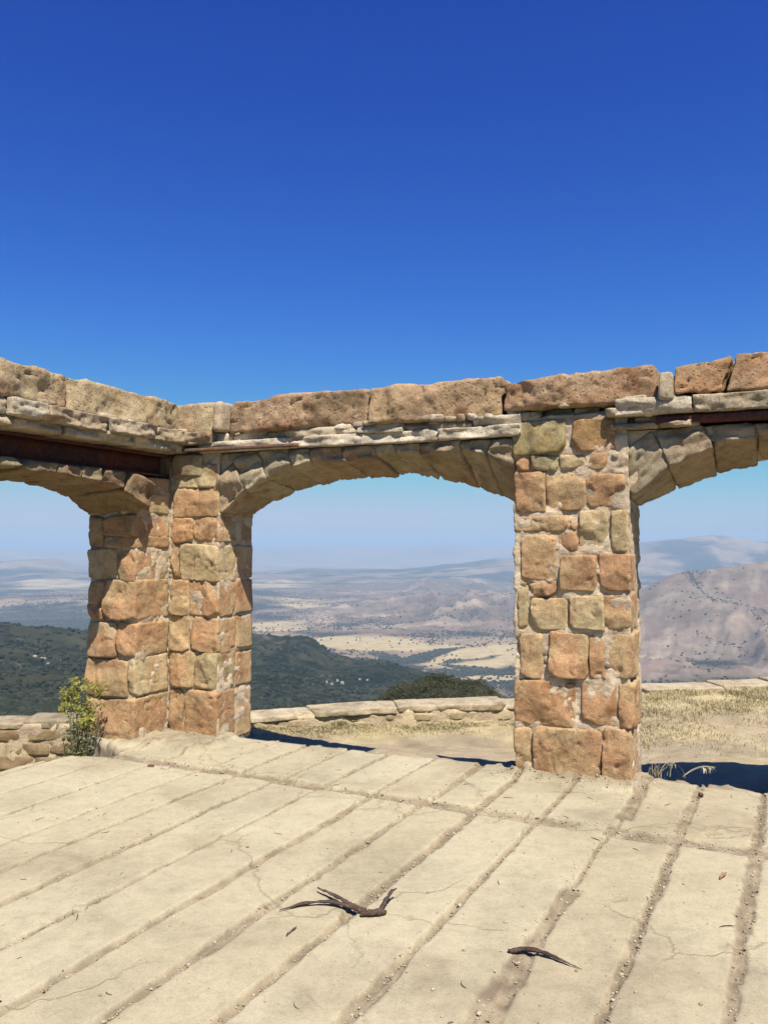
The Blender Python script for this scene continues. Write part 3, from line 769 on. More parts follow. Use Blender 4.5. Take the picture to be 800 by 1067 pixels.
def H(X, Y, parts=False):
    r = np.hypot(X, Y); ang = np.arctan2(X, Y)
    px = 400 + F * np.tan(np.clip(ang, -1.25, 1.25)); rr = r * np.cos(np.clip(ang, -1.25, 1.25))   # rr: forward distance
    rr = np.maximum(rr, .3 * r)
    und = 22 * fbm2(X / 1700, Y / 1700, 4, 200) + 5 * fbm2(X / 350, Y / 350, 3, 204)
    hill = -1.6 - .46 * np.maximum(r - 11, 0)
    valley = -600 + und + 70 * sstep(6500, 9500, r) * np.clip(.2 + fbm2(X / 2400, Y / 2400, 5, 210), 0, 2)
    base = np.maximum(hill, valley)
    fz = forest_h(px, rr) + .012 * rr * (ridged2(X / 420, Y / 420, 4, 220) - .75) + .006 * rr * fbm2(X / 90, Y / 90, 3, 224)
    fz = np.where(r < 60, -999, fz)
    kn = -.46 * 350 + 0 * r
    gx = (X - 21) / np.where(X > 21, 58., 52.); gyy = (Y - 350) / 75
    knoll = -51.5 - 42 * (.45 * np.abs(gx) + .75 * gx ** 2 + gyy ** 2) + 5 * fbm2(X / 22, Y / 22, 3, 230)
    knoll = np.where(np.abs(Y - 350) < 160, np.maximum(knoll, -400), -999)
    # bare hills on the right
    wr = sstep(545, 700, px)
    dt = dep(tab(px, TOP_R)); t = np.clip((rr - 3050) / (5700 - 3050), 0, 1.0)
    dr_ = .191 + (dt - .191) * t ** .92
    rz = 1.6 - np.minimum(rr, 5700) * dr_ - .16 * np.maximum(rr - 5700, 0)
    bx = (X * .62 + Y * .78) ; by = (-X * .78 + Y * .62)
    rz = rz + sstep(3000, 3500, rr) * (1 - .8 * sstep(4600, 5600, rr)) * (130 * (ridged2(bx / 1500, by / 800, 7, 240) - .72) + 48 * (ridged2(bx / 420, by / 260, 5, 247) - .72) + 10 * fbm2(X / 120, Y / 120, 3, 246))
    rz = -640 + (rz + 640) * wr
    rz = np.where(rr < 3000, -700, rz)
    # rounded hills in the middle distance
    ch = -640 + 190 * np.exp(-((X - 700) / 1300) ** 2 - ((rr - 7300) / 1500) ** 2) * (.25 + .8 * ridged2(X / 800, Y / 800, 7, 250) + .5 * ridged2(X / 300, Y / 300, 5, 252)) \
        + 170 * np.exp(-((X - 900) / 1700) ** 2 - ((rr - 11000) / 1900) ** 2) * (.4 + ridged2(X / 1000, Y / 1000, 4, 255))
    # distant ranges
    mt_ = dep(tab(px, TOP_M)); t = np.clip((rr - 12500) / 4500, 0, 1)
    mz = -600 + (1.6 - 17000 * mt_ + 600) * sstep(0, 1, t) ** 1.1 + np.where(px < 220, 220, 120) * t * (ridged2(X / 2600, Y / 2600, 6, 260) - .8) - .05 * np.maximum(rr - 17000, 0)
    ring = -600 + (430 + 120 * fbm2(ang * 9, ang * 0, 4, 270)) * sstep(20500, 25500, r)
    z = np.maximum.reduce([base, fz, knoll, rz, ch, np.where(rr > 12500, mz, -999), ring])
    if parts: return z, px, r, rr, fz, rz, ch, knoll, base
    return z

def cover(X, Y):
    z, px, r, rr, fz, rz, ch, knoll, base = H(X, Y, True)
    y = 567 + F * 601.6 / np.maximum(rr, 50)
    wx = 14 * fbm2(X / 500, Y / 500, 4, 300); wy = 3.0 * fbm2(X / 420, Y / 420, 4, 305)
    PX, PY = px + wx, y + wy
    grass = mixc((.40, .29, .175), (.27, .185, .115), np.clip(.5 + fbm2(X / 900, Y / 900, 4, 310), 0, 1))
    c = grass
    # woodland density in the valley
    wd = np.clip(1.6 * fbm2(X / 1500, Y / 700, 5, 320) + 1.3 * fbm2(X / 330, Y / 330, 4, 322) + .2, 0, 1)
    wd = np.maximum(wd, np.clip(1.3 - np.abs(PY - 660) / 4.0, 0, 1) * sstep(300, 330, PX))          # belt of trees across the valley
    wd = np.maximum(wd, .9 * np.clip(1.3 - np.abs(PY - 643) / 4.5, 0, 1) * sstep(350, 300, PX))
    def blob(cx, cy, ax, ay, sh=0): return sstep(1.15, .8, np.hypot((PX - cx) / ax, (PY - cy - sh * (PX - cx)) / ay))
    fld = np.maximum.reduce([blob(385, 671, 62, 9, .05), blob(500, 684, 68, 13, -.05), blob(455, 674, 22, 5), blob(300, 652, 40, 4.5), blob(520, 708, 40, 4), blob(390, 640, 60, 6), blob(330, 628, 40, 5), blob(60, 611, 45, 5), blob(300, 610, 50, 3), blob(640, 690, 60, 20)])
    wd = wd * (1 - .93 * fld)
    wd = np.maximum(wd, .95 * blob(452, 684, 26, 7, -.35)); wd = np.maximum(wd, .95 * blob(500, 697, 40, 3.0, .12)); wd = np.maximum(wd, .8 * blob(495, 687, 36, 1.6, -.15)); wd = np.maximum(wd, .9 * blob(420, 690, 30, 3.5, .3))
    wd = np.where(rr > 8200, np.clip(wd * .7 + .3 + 1.1 * fbm2(X / 900, Y / 1000, 5, 325), 0, 1), wd)
    c = mixc(c, np.broadcast_to((.44, .34, .21), c.shape), fld) if False else c * (1 - fld[..., None]) + np.array((.60, .465, .245)) * fld[..., None]
    onr = sstep(-6, 14, rz - base) * (rr > 3000)
    onc = sstep(-25, 15, ch - base)
    bare = np.maximum(onr, onc)
    bc = mixc((.34, .235, .165), (.51, .385, .265), np.clip(.42 + 1.3 * fbm2(X / 380, Y / 380, 7, 330), 0, 1))
    bx, by = (X * .62 + Y * .78), (-X * .78 + Y * .62)
    fur = np.where(rr < 6200, np.minimum(ridged2(bx / 1500, by / 800, 7, 240) + .12, ridged2(bx / 420, by / 260, 5, 247)), np.minimum(ridged2(X / 800, Y / 800, 7, 250), ridged2(X / 300, Y / 300, 5, 252) + .05))
    fur = sstep(.52, .36, fur) * np.where(rr < 6200, .38, .62); bc = bc * (1 - fur[..., None]) + np.array((.12, .09, .06)) * fur[..., None]     # gullies darkened: a chamise tone that also paints in relief shading
    c = c * (1 - bare[..., None]) + bc * bare[..., None]
    wd = wd * (1 - .72 * bare)
    # shrubs in the gullies of the bare hills
    gl = np.clip(1 - np.abs(fbm2((X * .62 + Y * .78) / 1500, (-X * .78 + Y * .62) / 800, 4, 240)) * 9, 0, 1) * np.clip(.2 + 1.6 * fbm2(X / 600, Y / 600, 3, 335), 0, 1)
    ln = 0 * rr
    streak = np.clip(2.5 * fbm2((X * .9 - Y * .44) / 48, (X * .44 + Y * .9) / 420, 4, 345) - .35, 0, 1) * onr
    c = c * (1 - .32 * streak[..., None]) + np.array((.54, .43, .31)) * .32 * streak[..., None]
    base_t = np.clip(1.5 * fbm2(X / 260, Y / 160, 4, 338) + .2, 0, 1) * sstep(4300, 3300, rr) * (rr > 3000)
    wd = np.maximum(wd, np.maximum(np.maximum(gl * .8, ln), base_t * .15) * onr)
    dark = mixc((.040, .046, .026), (.070, .068, .040), np.clip(.5 + fbm2(X / 120, Y / 120, 4, 340), 0, 1))
    c = c * (1 - wd[..., None]) + dark * wd[..., None]
    onf = ((z - fz < 1.0) | (r < 2600) & (z < fz + 60)) & (rr < 2700) | (np.abs(z - knoll) < .5) | (r < 700)
    fc = mixc((.018, .027, .014), (.060, .060, .034), np.clip(.45 + 1.2 * fbm2(X / 60, Y / 60, 4, 350) + .5 * fbm2(X / 300, Y / 300, 3, 352), 0, 1))
    pale = np.clip(2.2 * fbm2(X / 45, Y / 45, 4, 356) - 1.35, 0, 1) * .5
    fc = fc * (1 - pale[..., None]) + np.array((.24, .19, .13)) * pale[..., None]
    c = np.where(onf[..., None], fc, c)
    fr_ = .75 * sstep(15000, 21000, rr); c = c * (1 - fr_[..., None]) + np.array((.36, .32, .27)) * fr_[..., None]  # far ground paled to fade at the horizon, haze painted into its colour
    near = sstep(60, 20, r)
    c = c * (1 - near[..., None]) + np.array((.33, .26, .15)) * near[..., None]
    return c, np.where(onf, 0, wd), onf, fld

az = np.concatenate([np.radians(np.linspace(-180, -40, 60))[:-1], np.radians(np.linspace(-40, -31, 60))[:-1], np.radians(np.linspace(-31, 31, 800)), np.radians(np.linspace(31, 40, 60))[1:], np.radians(np.linspace(40, 180, 60))[1:]])
rad = np.concatenate([np.geomspace(11.2, 300, 90)[:-1], np.geomspace(300, 31000, 760)])
A, R = np.meshgrid(az, rad, indexing='ij')
# keep the inner rim hugging the outside of the parapet
Xt = np.sin(A) * R; Yt = np.cos(A) * R
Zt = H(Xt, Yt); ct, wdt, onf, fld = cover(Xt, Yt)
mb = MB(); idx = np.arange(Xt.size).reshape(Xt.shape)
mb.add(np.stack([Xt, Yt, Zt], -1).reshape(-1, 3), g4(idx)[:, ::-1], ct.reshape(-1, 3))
# cap under the ruin
n0 = len(az); cen = np.array([[0, 0, -1.9]])
mb2 = np.concatenate([np.stack([Xt[:, 0], Yt[:, 0], Zt[:, 0]], -1), cen])
tri = np.stack([np.arange(n0 - 1), np.full(n0 - 1, n0), np.arange(1, n0)], -1)
mb.add(mb2, tri, (.3, .24, .15))
tag(mb.build('terrain', M_TERRAIN), kind='structure')

# ------------------------------------------------------------------ vegetation far off
def ico(sub):
    import bmesh
    bm = bmesh.new(); bmesh.ops.create_icosphere(bm, subdivisions=sub, radius=1.0)
    v = np.array([x.co[:] for x in bm.verts]); f = np.array([[x.index for x in p.verts] for p in bm.faces]); bm.free()
    return v, f
ICO1 = ico(1); ICO2 = ico(2)
def visible(X, Y, Z, n=70):
    t = np.linspace(.03, .985, n); ok = np.ones(len(X), bool)
    for k in t:
        hz = H(X * k, Y * k); ok &= hz < 1.6 + (Z - 1.6) * k + 4
    return ok & ((Z - 1.6) / np.hypot(X, Y) > -.20)
def blobs(X, Y, Z, S, cols, base=ICO1, jit=.28, flat=.75, rg=None):
    v, f = base; n = len(X); m = len(v)
    rr_ = 1 + rg.uniform(-jit, jit, (n, m, 1)); th = rg.uniform(0, 6.28, n)
    p = v[None] * rr_ * (S * np.array([1, 1, flat])[:, None]).T[:, None, :] if np.ndim(S) == 1 else v[None] * rr_ * S[:, None, :]
    c, s = np.cos(th)[:, None], np.sin(th)[:, None]
    x = p[..., 0] * c - p[..., 1] * s; y = p[..., 0] * s + p[..., 1] * c
    P = np.stack([x + X[:, None], y + Y[:, None], p[..., 2] + Z[:, None]], -1)
    q = (f[None] + (np.arange(n) * m)[:, None, None]).reshape(-1, 3)
    cc = np.repeat(cols[:, None, :], m, 1) * rg.uniform(.8, 1.2, (n, m, 1))
    return P.reshape(-1, 3), q, cc.reshape(-1, 3)
def polar(n, p0, p1, r0, r1, rg, pw=1.0):
    px = rg.uniform(p0, p1, n); u = rg.uniform(0, 1, n)
    d = 1 / ((1 / r0) * (1 - u) + (1 / r1) * u) if pw else r0 + (r1 - r0) * u
    return (px - 400) / F * d, d
rg = np.random.default_rng(81)
# chaparral and oak wood on the near ridges
X, Y = polar(26000, -90, 640, 380, 2500, rg); c, wd, onf_, fl = cover(X, Y); Z = H(X, Y)
clump = fbm2(X / 70, Y / 70, 4, 400)
k = onf_ & (rg.uniform(-.9, .6, len(X)) < clump + .25); X, Y, Z = X[k], Y[k], Z[k]
k = visible(X, Y, Z + 4, 40); X, Y, Z = X[k], Y[k], Z[k]
S = rg.uniform(2.0, 5.0, len(X)) * (1 + .25 * (Y > 1200)); cols = mixc((.018, .027, .014), (.052, .056, .030), rg.uniform(0, 1, len(X)) ** 1.5)
mb = MB(); mb.add(*blobs(X, Y, Z + S * .3, S, cols, rg=rg))
tag(mb.build('woodland', M_BRUSH, smooth=False), 'dark green oak and chaparral wood covering the slopes below the terrace', 'woodland', kind='stuff')
print('woodland', len(X))

# brush on the near knoll
X = rg.uniform(-60, 105, 6000); Y = rg.uniform(255, 420, 6000); _, _, _, _, fz_, _, _, kn_, _ = H(X, Y, True); Z = H(X, Y)
k = (np.abs(Z - kn_) < .5) & (Z > -100); X, Y, Z = X[k], Y[k], Z[k]
k = visible(X, Y, Z + 2, 60); X, Y, Z = X[k], Y[k], Z[k]
mb = MB(); nb = len(X); tone = rg.uniform(0, 1, nb); sz = rg.uniform(.8, 2.9, nb)
for part in range(60):
    dv = rg.normal(0, 1, (nb, 3)); dv /= np.linalg.norm(dv, axis=1, keepdims=True); dv[:, 2] = np.abs(dv[:, 2]) * .9 - .15
    rad_ = sz * rg.uniform(.6, 1.05, nb); ctr = np.stack([X, Y, Z], -1) + dv * rad_[:, None] + np.array([0, 0, .3])
    a1 = rg.normal(0, 1, (nb, 3)); a2 = rg.normal(0, 1, (nb, 3)); l = rg.uniform(.14, .34, nb)[:, None]
    P = np.stack([ctr - a1 * l * .6, ctr + a1 * l * .6 + a2 * l * .15, ctr + a2 * l], 1)
    cc = mixc((.045, .055, .020), (.135, .125, .050), np.clip(tone * .8 + rg.uniform(-.2, .3, nb), 0, 1))
    mb.add(P.reshape(-1, 3), np.arange(nb * 3).reshape(-1, 3), np.repeat(cc, 3, 0))
tag(mb.build('brush', M_BRUSH, smooth=False), 'olive green chaparral brush covering the rounded knoll just beyond the low wall', 'brush', kind='stuff')
print('brush', nb)

# oaks dotted over the valley
X1, Y1 = polar(110000, -60, 860, 3050, 11000, rg); c, wd, onf_, fl = cover(X1, Y1)
pr = .13 + .95 * wd; pr = np.where(fl > .5, .05 + .8 * wd, pr); pr = pr * np.clip(.45 + 1.7 * fbm2(X1 / 260, Y1 / 260, 3, 418), .08, 1.6); pr = np.where((400 + F * X1 / Y1 > 620) & (Y1 > 3650), pr * .10, pr)
k = (~onf_) & (rg.uniform(0, 1, len(X1)) < pr); X, Y = X1[k], Y1[k]; Z = H(X, Y)
k = visible(X, Y, Z + 6, 60); X, Y, Z = X[k], Y[k], Z[k]
px = 400 + F * X / Y
inview = ((px > -5) & (px < 95)) | ((px > 262) & (px < 534)) | ((px > 668) & (px < 803))
order = np.argsort(Y + 1e6 * (~inview))
first, rest = order[:260], order[260:]
print('oaks', len(X))
ov = []
for q in range(4):
    v, f = ICO2; rgq = np.random.default_rng(q)
    p = v * (1 + .34 * fbm(v * 1.6 + 9 * q, 3, q)[:, None] + rgq.uniform(-.07, .07, (len(v), 1))) * np.array([1, 1, .8]); p[:, 2] += .72
    p = p * np.array([1, 1, 1])
    mb = MB(); mb.add(p, f, mixc((.035, .043, .022), (.060, .064, .034), rgq.uniform(0, 1, len(v))))
    tv, tf = boxgrid(2, 2, 4); tv = tv * np.array([.16, .16, .6]); tv[:, 2] += .2; mb.add(tv, tf, (.06, .045, .03))
    o = mb.build('oak_tree', M_BRUSH, smooth=False); ov.append(o)
for i, j in enumerate(first):
    o = ov[i] if i < 4 else ov[i % 4].copy()
    if i >= 4: COL.objects.link(o)
    s = float(np.random.default_rng(int(j)).uniform(4.2, 8.0))
    o.location = (X[j], Y[j], Z[j] - .3); o.scale = (s * 1.1, s * 1.1, s); o.rotation_euler = (0, 0, float(j))
    tag(o, 'small dark round oak dotted over the pale grass of the distant valley and hill slopes', 'tree', 'oaks dotted over the valley')
def hit(px_, py_):
    d = np.geomspace(250, 20000, 700)[None]; px_, py_ = np.asarray(px_)[:, None], np.asarray(py_)[:, None]
    xx = (px_ - 400) / F * d; hz = H(xx, d + 0 * px_); below = (1.6 - hz) / d <= dep(py_)
    j = below.argmax(1); k_ = np.arange(len(j)); return xx[k_, j], d[0, j], hz[k_, j]
lx, ly = [], []
for line, m_, sd_ in (([(716, 598), (722, 607), (731, 618), (741, 626), (760, 628), (780, 633), (803, 641)], 150, .5), ([(716, 659), (745, 668), (775, 680), (803, 691)], 80, .6), ([(776, 633), (788, 644), (803, 655)], 40, .5)):
    line = np.array(line, float); t = rg.uniform(0, len(line) - 1, m_)
    lx.append(np.interp(t, np.arange(len(line)), line[:, 0]) + rg.normal(0, sd_, m_)); ly.append(np.interp(t, np.arange(len(line)), line[:, 1]) + rg.normal(0, sd_, m_))
t = rg.uniform(0, 1, 120); lx.append(714 + 14 * t + rg.normal(0, 2.5, 120)); ly.append(596 + 16 * t + rg.normal(0, 2, 120))
hx, hy, hz_ = hit(np.concatenate(lx), np.concatenate(ly)); hx = hx + rg.normal(0, 5, len(hx)); hy = hy + rg.normal(0, 16, len(hx)); hz_ = H(hx, hy)
X = np.concatenate([X, hx]); Y = np.concatenate([Y, hy]); Z = np.concatenate([Z, hz_]); rest = np.concatenate([rest, np.arange(len(X) - len(hx), len(X))])
ro = [(39, 684), (46, 686), (49, 687), (52, 691), (67, 688), (70, 692), (340, 710), (346, 713), (352, 711), (357, 712), (375, 708), (383, 709)]
ox, oy, oz = hit([q[0] for q in ro], [q[1] for q in ro])
for q, (x_, y_, z_) in enumerate(zip(ox, oy, oz)):
    s_ = y_ / F * (1.5 if q % 3 else 2.1); mb = MB()
    stone(mb, lambda a, yy, zq: np.stack([x_ + a, y_ + np.asarray(yy), z_ + zq], -1), [(-s_, -s_), (s_, -s_), (s_ * .7, s_ * .8), (-s_ * .8, s_ * .8)], -s_, s_, (.46, .42, .35), (.38, .33, .27), res=s_ / 5, r=s_ * .3, rough=s_ * .2, seed=q)
    tag(mb.build('rock_outcrop', M_LEDGE, origin=(x_, y_, z_)), 'pale rock outcrop, a bright speck on the dark wooded slope far below', 'rock', 'pale rock outcrops in the far woodland')
S = rg.uniform(4.0, 8.5, len(rest)); S[-len(hx):] *= .62; cols = mixc((.035, .043, .022), (.062, .066, .036), rg.uniform(0, 1, len(rest)))
mb = MB(); mb.add(*blobs(X[rest], Y[rest], Z[rest] + S * .4, S, cols, rg=rg))
tag(mb.build('oak_groves', M_BRUSH, smooth=False), 'dark oak groves and tree belts massed along the far valley floor', 'woodland', kind='stuff')

# ------------------------------------------------------------------ small plants near by
def ribbon(mb, pts, w, tint, up=(0, 0, 1), tip=True):
    pts = np.asarray(pts, float); n = len(pts); d = np.gradient(pts, axis=0); s = np.cross(d, np.asarray(up, float)); s /= np.linalg.norm(s, axis=1, keepdims=True) + 1e-9
    ww = w * (np.linspace(1, .12, n) if tip else np.sin(np.linspace(.25, 2.95, n)))[:, None] / 2
    v = np.concatenate([pts - s * ww, pts + s * ww]); k = np.arange(n - 1)
    mb.add(v, np.stack([k, k + 1, k + 1 + n, k + n], -1), tint)
def tube(mb, pts, rad_, tint, m=6, flat=1.0, cols=None, up=None):
    pts = np.asarray(pts, float); n = len(pts); d = np.gradient(pts, axis=0); d /= np.linalg.norm(d, axis=1, keepdims=True)
    ref = np.array([0, 0, 1.]) if up is None else np.asarray(up, float)
    s = np.cross(d, ref); s /= np.linalg.norm(s, axis=1, keepdims=True) + 1e-9; t = np.cross(s, d)
    a = np.linspace(0, 2 * np.pi, m, endpoint=False); rad_ = np.broadcast_to(rad_, n)
    v = pts[:, None] + rad_[:, None, None] * (np.cos(a)[None, :, None] * s[:, None] + flat * np.sin(a)[None, :, None] * t[:, None])
    idx = np.arange(n * m).reshape(n, m); r2 = np.roll(idx, -1, 1)
    q = np.stack([idx[:-1], r2[:-1], r2[1:], idx[1:]], -1).reshape(-1, 4)
    v = v.reshape(-1, 3)
    c = tint if cols is None else np.repeat(cols, m, 0)
    mb.add(np.concatenate([v, pts[:1], pts[-1:]]), q, np.concatenate([np.broadcast_to(c, (len(v), 3)), np.broadcast_to(tint, (2, 3))]))
    k0 = len(v); tri = np.concatenate([np.stack([r2[0], idx[0], np.full(m, k0)], -1), np.stack([idx[-1], r2[-1], np.full(m, k0 + 1)], -1)])
    mb.q.append(np.concatenate([tri + mb.n - len(v) - 2, np.full((len(tri), 1), -1)], 1))

rg = np.random.default_rng(91)
base = np.array([-2.37, 6.62, -.25])
weed = empty('flowering_weed', tuple(base)); tag(weed, 'bushy weed with yellow green flower heads growing at the foot of the corner pier', 'plant')
ms, ml, mf = MB(), MB(), MB()
for k in range(22):
    b = base + np.array([rg.normal(-.01, .045), rg.normal(0, .05), 0]); L = rg.uniform(.32, .76)
    lean = np.array([rg.normal(.02, .12), rg.normal(-.02, .09), 1]); lean /= np.linalg.norm(lean)
    t = np.linspace(0, 1, 7)[:, None]; cv_ = rg.normal(0, .05, 3) * np.array([1, 1, 0])
    pts = b + lean * L * t + cv_ * t ** 2
    tube(ms, pts, np.linspace(.005, .0018, 7), (.20, .20, .10), 5)
    for j in range(22):
        q = rg.uniform(.03, 1); p = b + lean * L * q + cv_ * q * q; d = rg.normal(0, 1, 3); d[2] = abs(d[2]) * .6 + .15; d /= np.linalg.norm(d); l = rg.uniform(.035, .085)
        dr = np.array([0, 0, -.4 * l])
        ribbon(ml, [p, p + d * l * .5, p + d * l + dr * .4], rg.uniform(.008, .017), mixc((.15, .175, .065), (.33, .34, .14), rg.uniform()), rg.normal(0, 1, 3), False)
    if L > .44:
        tip = pts[-1]
        for j in range(7):
            hub = tip + rg.normal(0, .032, 3) * np.array([1, 1, .9])
            for i in range(12):
                p = hub + rg.normal(0, .014, 3) * np.array([1, 1, .7]); a1 = rg.normal(0, .0075, 3); a2 = rg.normal(0, .0075, 3)
                mf.add([p - a1, p + a1, p + a2 * 1.4], [[0, 1, 2]], mixc((.36, .37, .08), (.50, .44, .12), rg.uniform()))
ms.build('stem', M_LEAF, weed); ml.build('foliage', M_LEAF, weed); mf.build('flower_heads', M_LEAF, weed)

# little bush showing over the wall on the right
b = np.array([4.28, 10.75, -.86])
bush = empty('low_bush', tuple(b)); tag(bush, 'small dark olive bush peeping over the low wall at the far right', 'bush')
mf, ms = MB(), MB()
for k in range(900):
    d = rg.normal(0, 1, 3); d /= np.linalg.norm(d); p = b + np.array([0, 0, .38]) + d * np.array([.30, .25, .36]) * rg.uniform(.5, 1) * (1 + .2 * math.sin(d[0] * 9))
    a1 = rg.normal(0, .022, 3); a2 = rg.normal(0, .022, 3)
    mf.add([p - a1, p + a1, p + a2 * 1.4], [[0, 1, 2]], mixc((.06, .075, .025), (.17, .17, .06), rg.uniform()))
for k in range(7):
    tube(ms, [b + rg.normal(0, .03, 3) * [1, 1, 0], b + np.array([rg.normal(0, .12), rg.normal(0, .1), .35])], [.012, .005], (.10, .075, .05), 5)
mf.build('foliage', M_LEAF, bush, smooth=False); ms.build('stem', M_WOOD, bush)

# dry grass over the terrace
rg = np.random.default_rng(93); mb = MB()
n = 90000
gx_ = rg.uniform(-3.4, 7.0, n); yp = np.interp(gx_, PARA[:, 0], PARA[:, 1]); gy_ = yp - .03 - np.abs(rg.normal(0, 1, n)) * np.where(gx_ > 2, .8, .17)
den = fbm2(gx_ * 1.6, gy_ * 3.0, 4, 410); ryy = (gx_ - CX) * OUT[0] + (gy_ - CY) * OUT[1]
k = (ryy > .75) & (rg.uniform(-.75, .6, n) < den + np.where(gx_ > 2, .1, -.05)); gx_, gy_ = gx_[k], gy_[k]; n = len(gx_)
gz = terrace_h(gx_, gy_); hgt = rg.uniform(.008, .045, n) * (1 + 2.2 * np.clip(fbm2(gx_ * 4, gy_ * 4, 3, 415) - .35, 0, 1)) * (1 + .5 * np.clip(den[k], -.5, 1)); th = rg.uniform(0, 6.28, n); ln_ = rg.uniform(.3, 1.3, n) * hgt; wd_ = rg.uniform(.002, .0045, n)
bp = np.stack([gx_, gy_, gz - .004], -1); dirv = np.stack([np.cos(th), np.sin(th), 0 * th], -1); sd = np.stack([-np.sin(th), np.cos(th), 0 * th], -1)
mid_ = bp + dirv * (ln_ * .35)[:, None] + np.array([0, 0, 1]) * (hgt * .65)[:, None]; tp = bp + dirv * ln_[:, None] + np.array([0, 0, 1]) * hgt[:, None]
P = np.stack([bp - sd * wd_[:, None], bp + sd * wd_[:, None], mid_ + sd * wd_[:, None] * .7, mid_ - sd * wd_[:, None] * .7, tp], 1).reshape(-1, 3)
i0 = np.arange(n) * 5; cc = np.repeat(mixc((.52, .42, .20), (.60, .52, .32), rg.uniform(0, 1, n)), 5, 0)
mb.add(P, np.stack([i0, i0 + 1, i0 + 2, i0 + 3], -1), cc)
tr = np.stack([i0 + 3, i0 + 2, i0 + 4], -1); mb.q.append(np.concatenate([tr, np.full((n, 1), -1)], 1))
tag(mb.build('dry_grass', M_DRYGRASS, smooth=False), 'short straw yellow dry grass on the dirt beside the low wall', 'grass', kind='stuff')

# dry tufts by the free-standing pier
def tuft(name, base, stalks, label, blades=0, seed=0):
    rg = np.random.default_rng(seed); t_ = empty(name, tuple(base)); tag(t_, label, 'dry grass')
    m1, m2 = MB(), MB(); base = np.asarray(base)
    for k in range(blades):
        th = rg.uniform(0, 6.28); l = rg.uniform(.05, .16); d = np.array([math.cos(th), math.sin(th), 0]) * rg.uniform(.1, .6); t = np.linspace(0, 1, 5)[:, None]
        pts = base + rg.normal(0, .025, 3) * [1, 1, 0] + (d * t ** 2 + np.array([0, 0, 1]) * (t - .3 * t ** 2)) * l
        ribbon(m1, pts, .005, mixc((.50, .42, .24), (.62, .55, .36), rg.uniform()), rg.normal(0, 1, 3) * [1, 1, .2])
    for (dx, dy, h, droop) in stalks:
        t = np.linspace(0, 1, 14)[:, None]
        pts = base + np.array([dx, dy, 0]) * t + np.array([0, 0, 1]) * h * (t * 1.6 - t ** 2 * (.6 + droop))
        tube(m1, pts, np.linspace(.0026, .0015, 14), (.60, .53, .36), 5)
        for j in range(14):
            q = rg.uniform(.6, 1.0); i = int(q * 13); p = pts[i]
            e_ = np.array([rg.normal(.012, .012), rg.normal(0, .012), -rg.uniform(.02, .05)])
            ribbon(m2, [p, p + e_ * .5 + [.006, 0, .004], p + e_], .008, (.62, .56, .40), rg.normal(0, 1, 3), False)
    m1.build('stalk', M_DRYGRASS, t_)
    if m2.n: m2.build('seed_head', M_DRYGRASS, t_)
    return t_
def gp(x, y, z=0.0):
    Y_ = (1.6 - z) * F / (y - 567); return np.array([(x - 400) / F * Y_, Y_, z])
tuft('dry_grass_tuft', gp(682, 806, -.02), [(.13, .03, .17, .55)], 'dry bleached grass tuft with one bent stalk against the free standing pier', 34, 1)
tuft('dry_grass_stalk', gp(707, 807, -.02), [(.24, .02, .115, .45), (.20, .03, .11, .40)], 'single drooping dry stalk with pale oat-like seed heads standing before the dark shadow', 3, 2)

# ------------------------------------------------------------------ dead wood on the slabs
def curve(pts, n=22):
    pts = np.asarray(pts, float); t = np.linspace(0, 1, len(pts)); tt = np.linspace(0, 1, n); k = np.zeros((n, 3))
    m = np.gradient(pts, t, axis=0)
    for i, x in enumerate(tt):
        j = min(int(x * (len(pts) - 1)), len(pts) - 2); h = t[j + 1] - t[j]; s = (x - t[j]) / h
        k[i] = (2*s**3-3*s**2+1)*pts[j] + (s**3-2*s**2+s)*h*m[j] + (-2*s**3+3*s**2)*pts[j+1] + (s**3-s**2)*h*m[j+1]
    return k
def twigmesh(pts, rads, tint, seed, flat=.75):
    mb = MB(); rg = np.random.default_rng(seed); k = curve(pts, 26); r_ = np.interp(np.linspace(0, 1, 26), np.linspace(0, 1, len(rads)), rads) * (1 + rg.uniform(-.08, .08, 26) + .22 * noise(np.stack([np.linspace(0, 9, 26)] * 3, 1), seed + 40))
    cols = mixc(tint, np.asarray(tint) * np.array((2.4, 2.1, 1.9)), np.clip(fbm(k * 25, 3, seed) + .1, 0, 1))
    tube(mb, k, r_, tint, 14, flat, cols); v_ = mb.v[0]; mb.v[0] = v_ + .0026 * np.stack([noise(v_ * 95, 31), noise(v_ * 95, 32), noise(v_ * 95, 33)], 1); return mb
def g3(x, y, h): return gp(x, y) + np.array([0, 0, h]) + (gp(x, y) * -1 + np.array([0, 0, 1.6]) - 0) * 0
br = empty('forked_dead_branch', tuple(gp(385, 945))); tag(br, 'forked piece of dark dead branch with curved prongs lying on the pale floor slabs', 'branch')
DK = (.085, .056, .042)
twigmesh([g3(293, 943, .006), g3(318, 938, .014), g3(345, 937, .017), g3(366, 942, .014), g3(386, 949, .012)], [.002, .008, .010, .012, .016], DK, 1).build('prong', M_WOOD, br)
twigmesh([g3(332, 924, .022), g3(347, 931, .024), g3(362, 938, .020), g3(380, 945, .014)], [.005, .010, .011, .013], DK, 2, .5).build('prong', M_WOOD, br)
twigmesh([g3(396, 945, .012), g3(402, 939, .035), g3(408, 934, .050), g3(413, 932, .055)], [.013, .011, .008, .005], DK, 3, .6).build('prong', M_WOOD, br)
mb = twigmesh([g3(376, 949, .012), g3(386, 949, .02), g3(396, 948, .02), g3(402, 947, .012)], [.009, .016, .015, .010], (.085, .055, .038), 4, .8); mb.build('knot', M_WOOD, br)
mb = twigmesh([g3(527, 986, .012), g3(545, 985, .016), g3(562, 988, .016), g3(580, 994, .010), g3(602, 1002, .004)], [.010, .0115, .010, .006, .0012], (.075, .048, .038), 5)
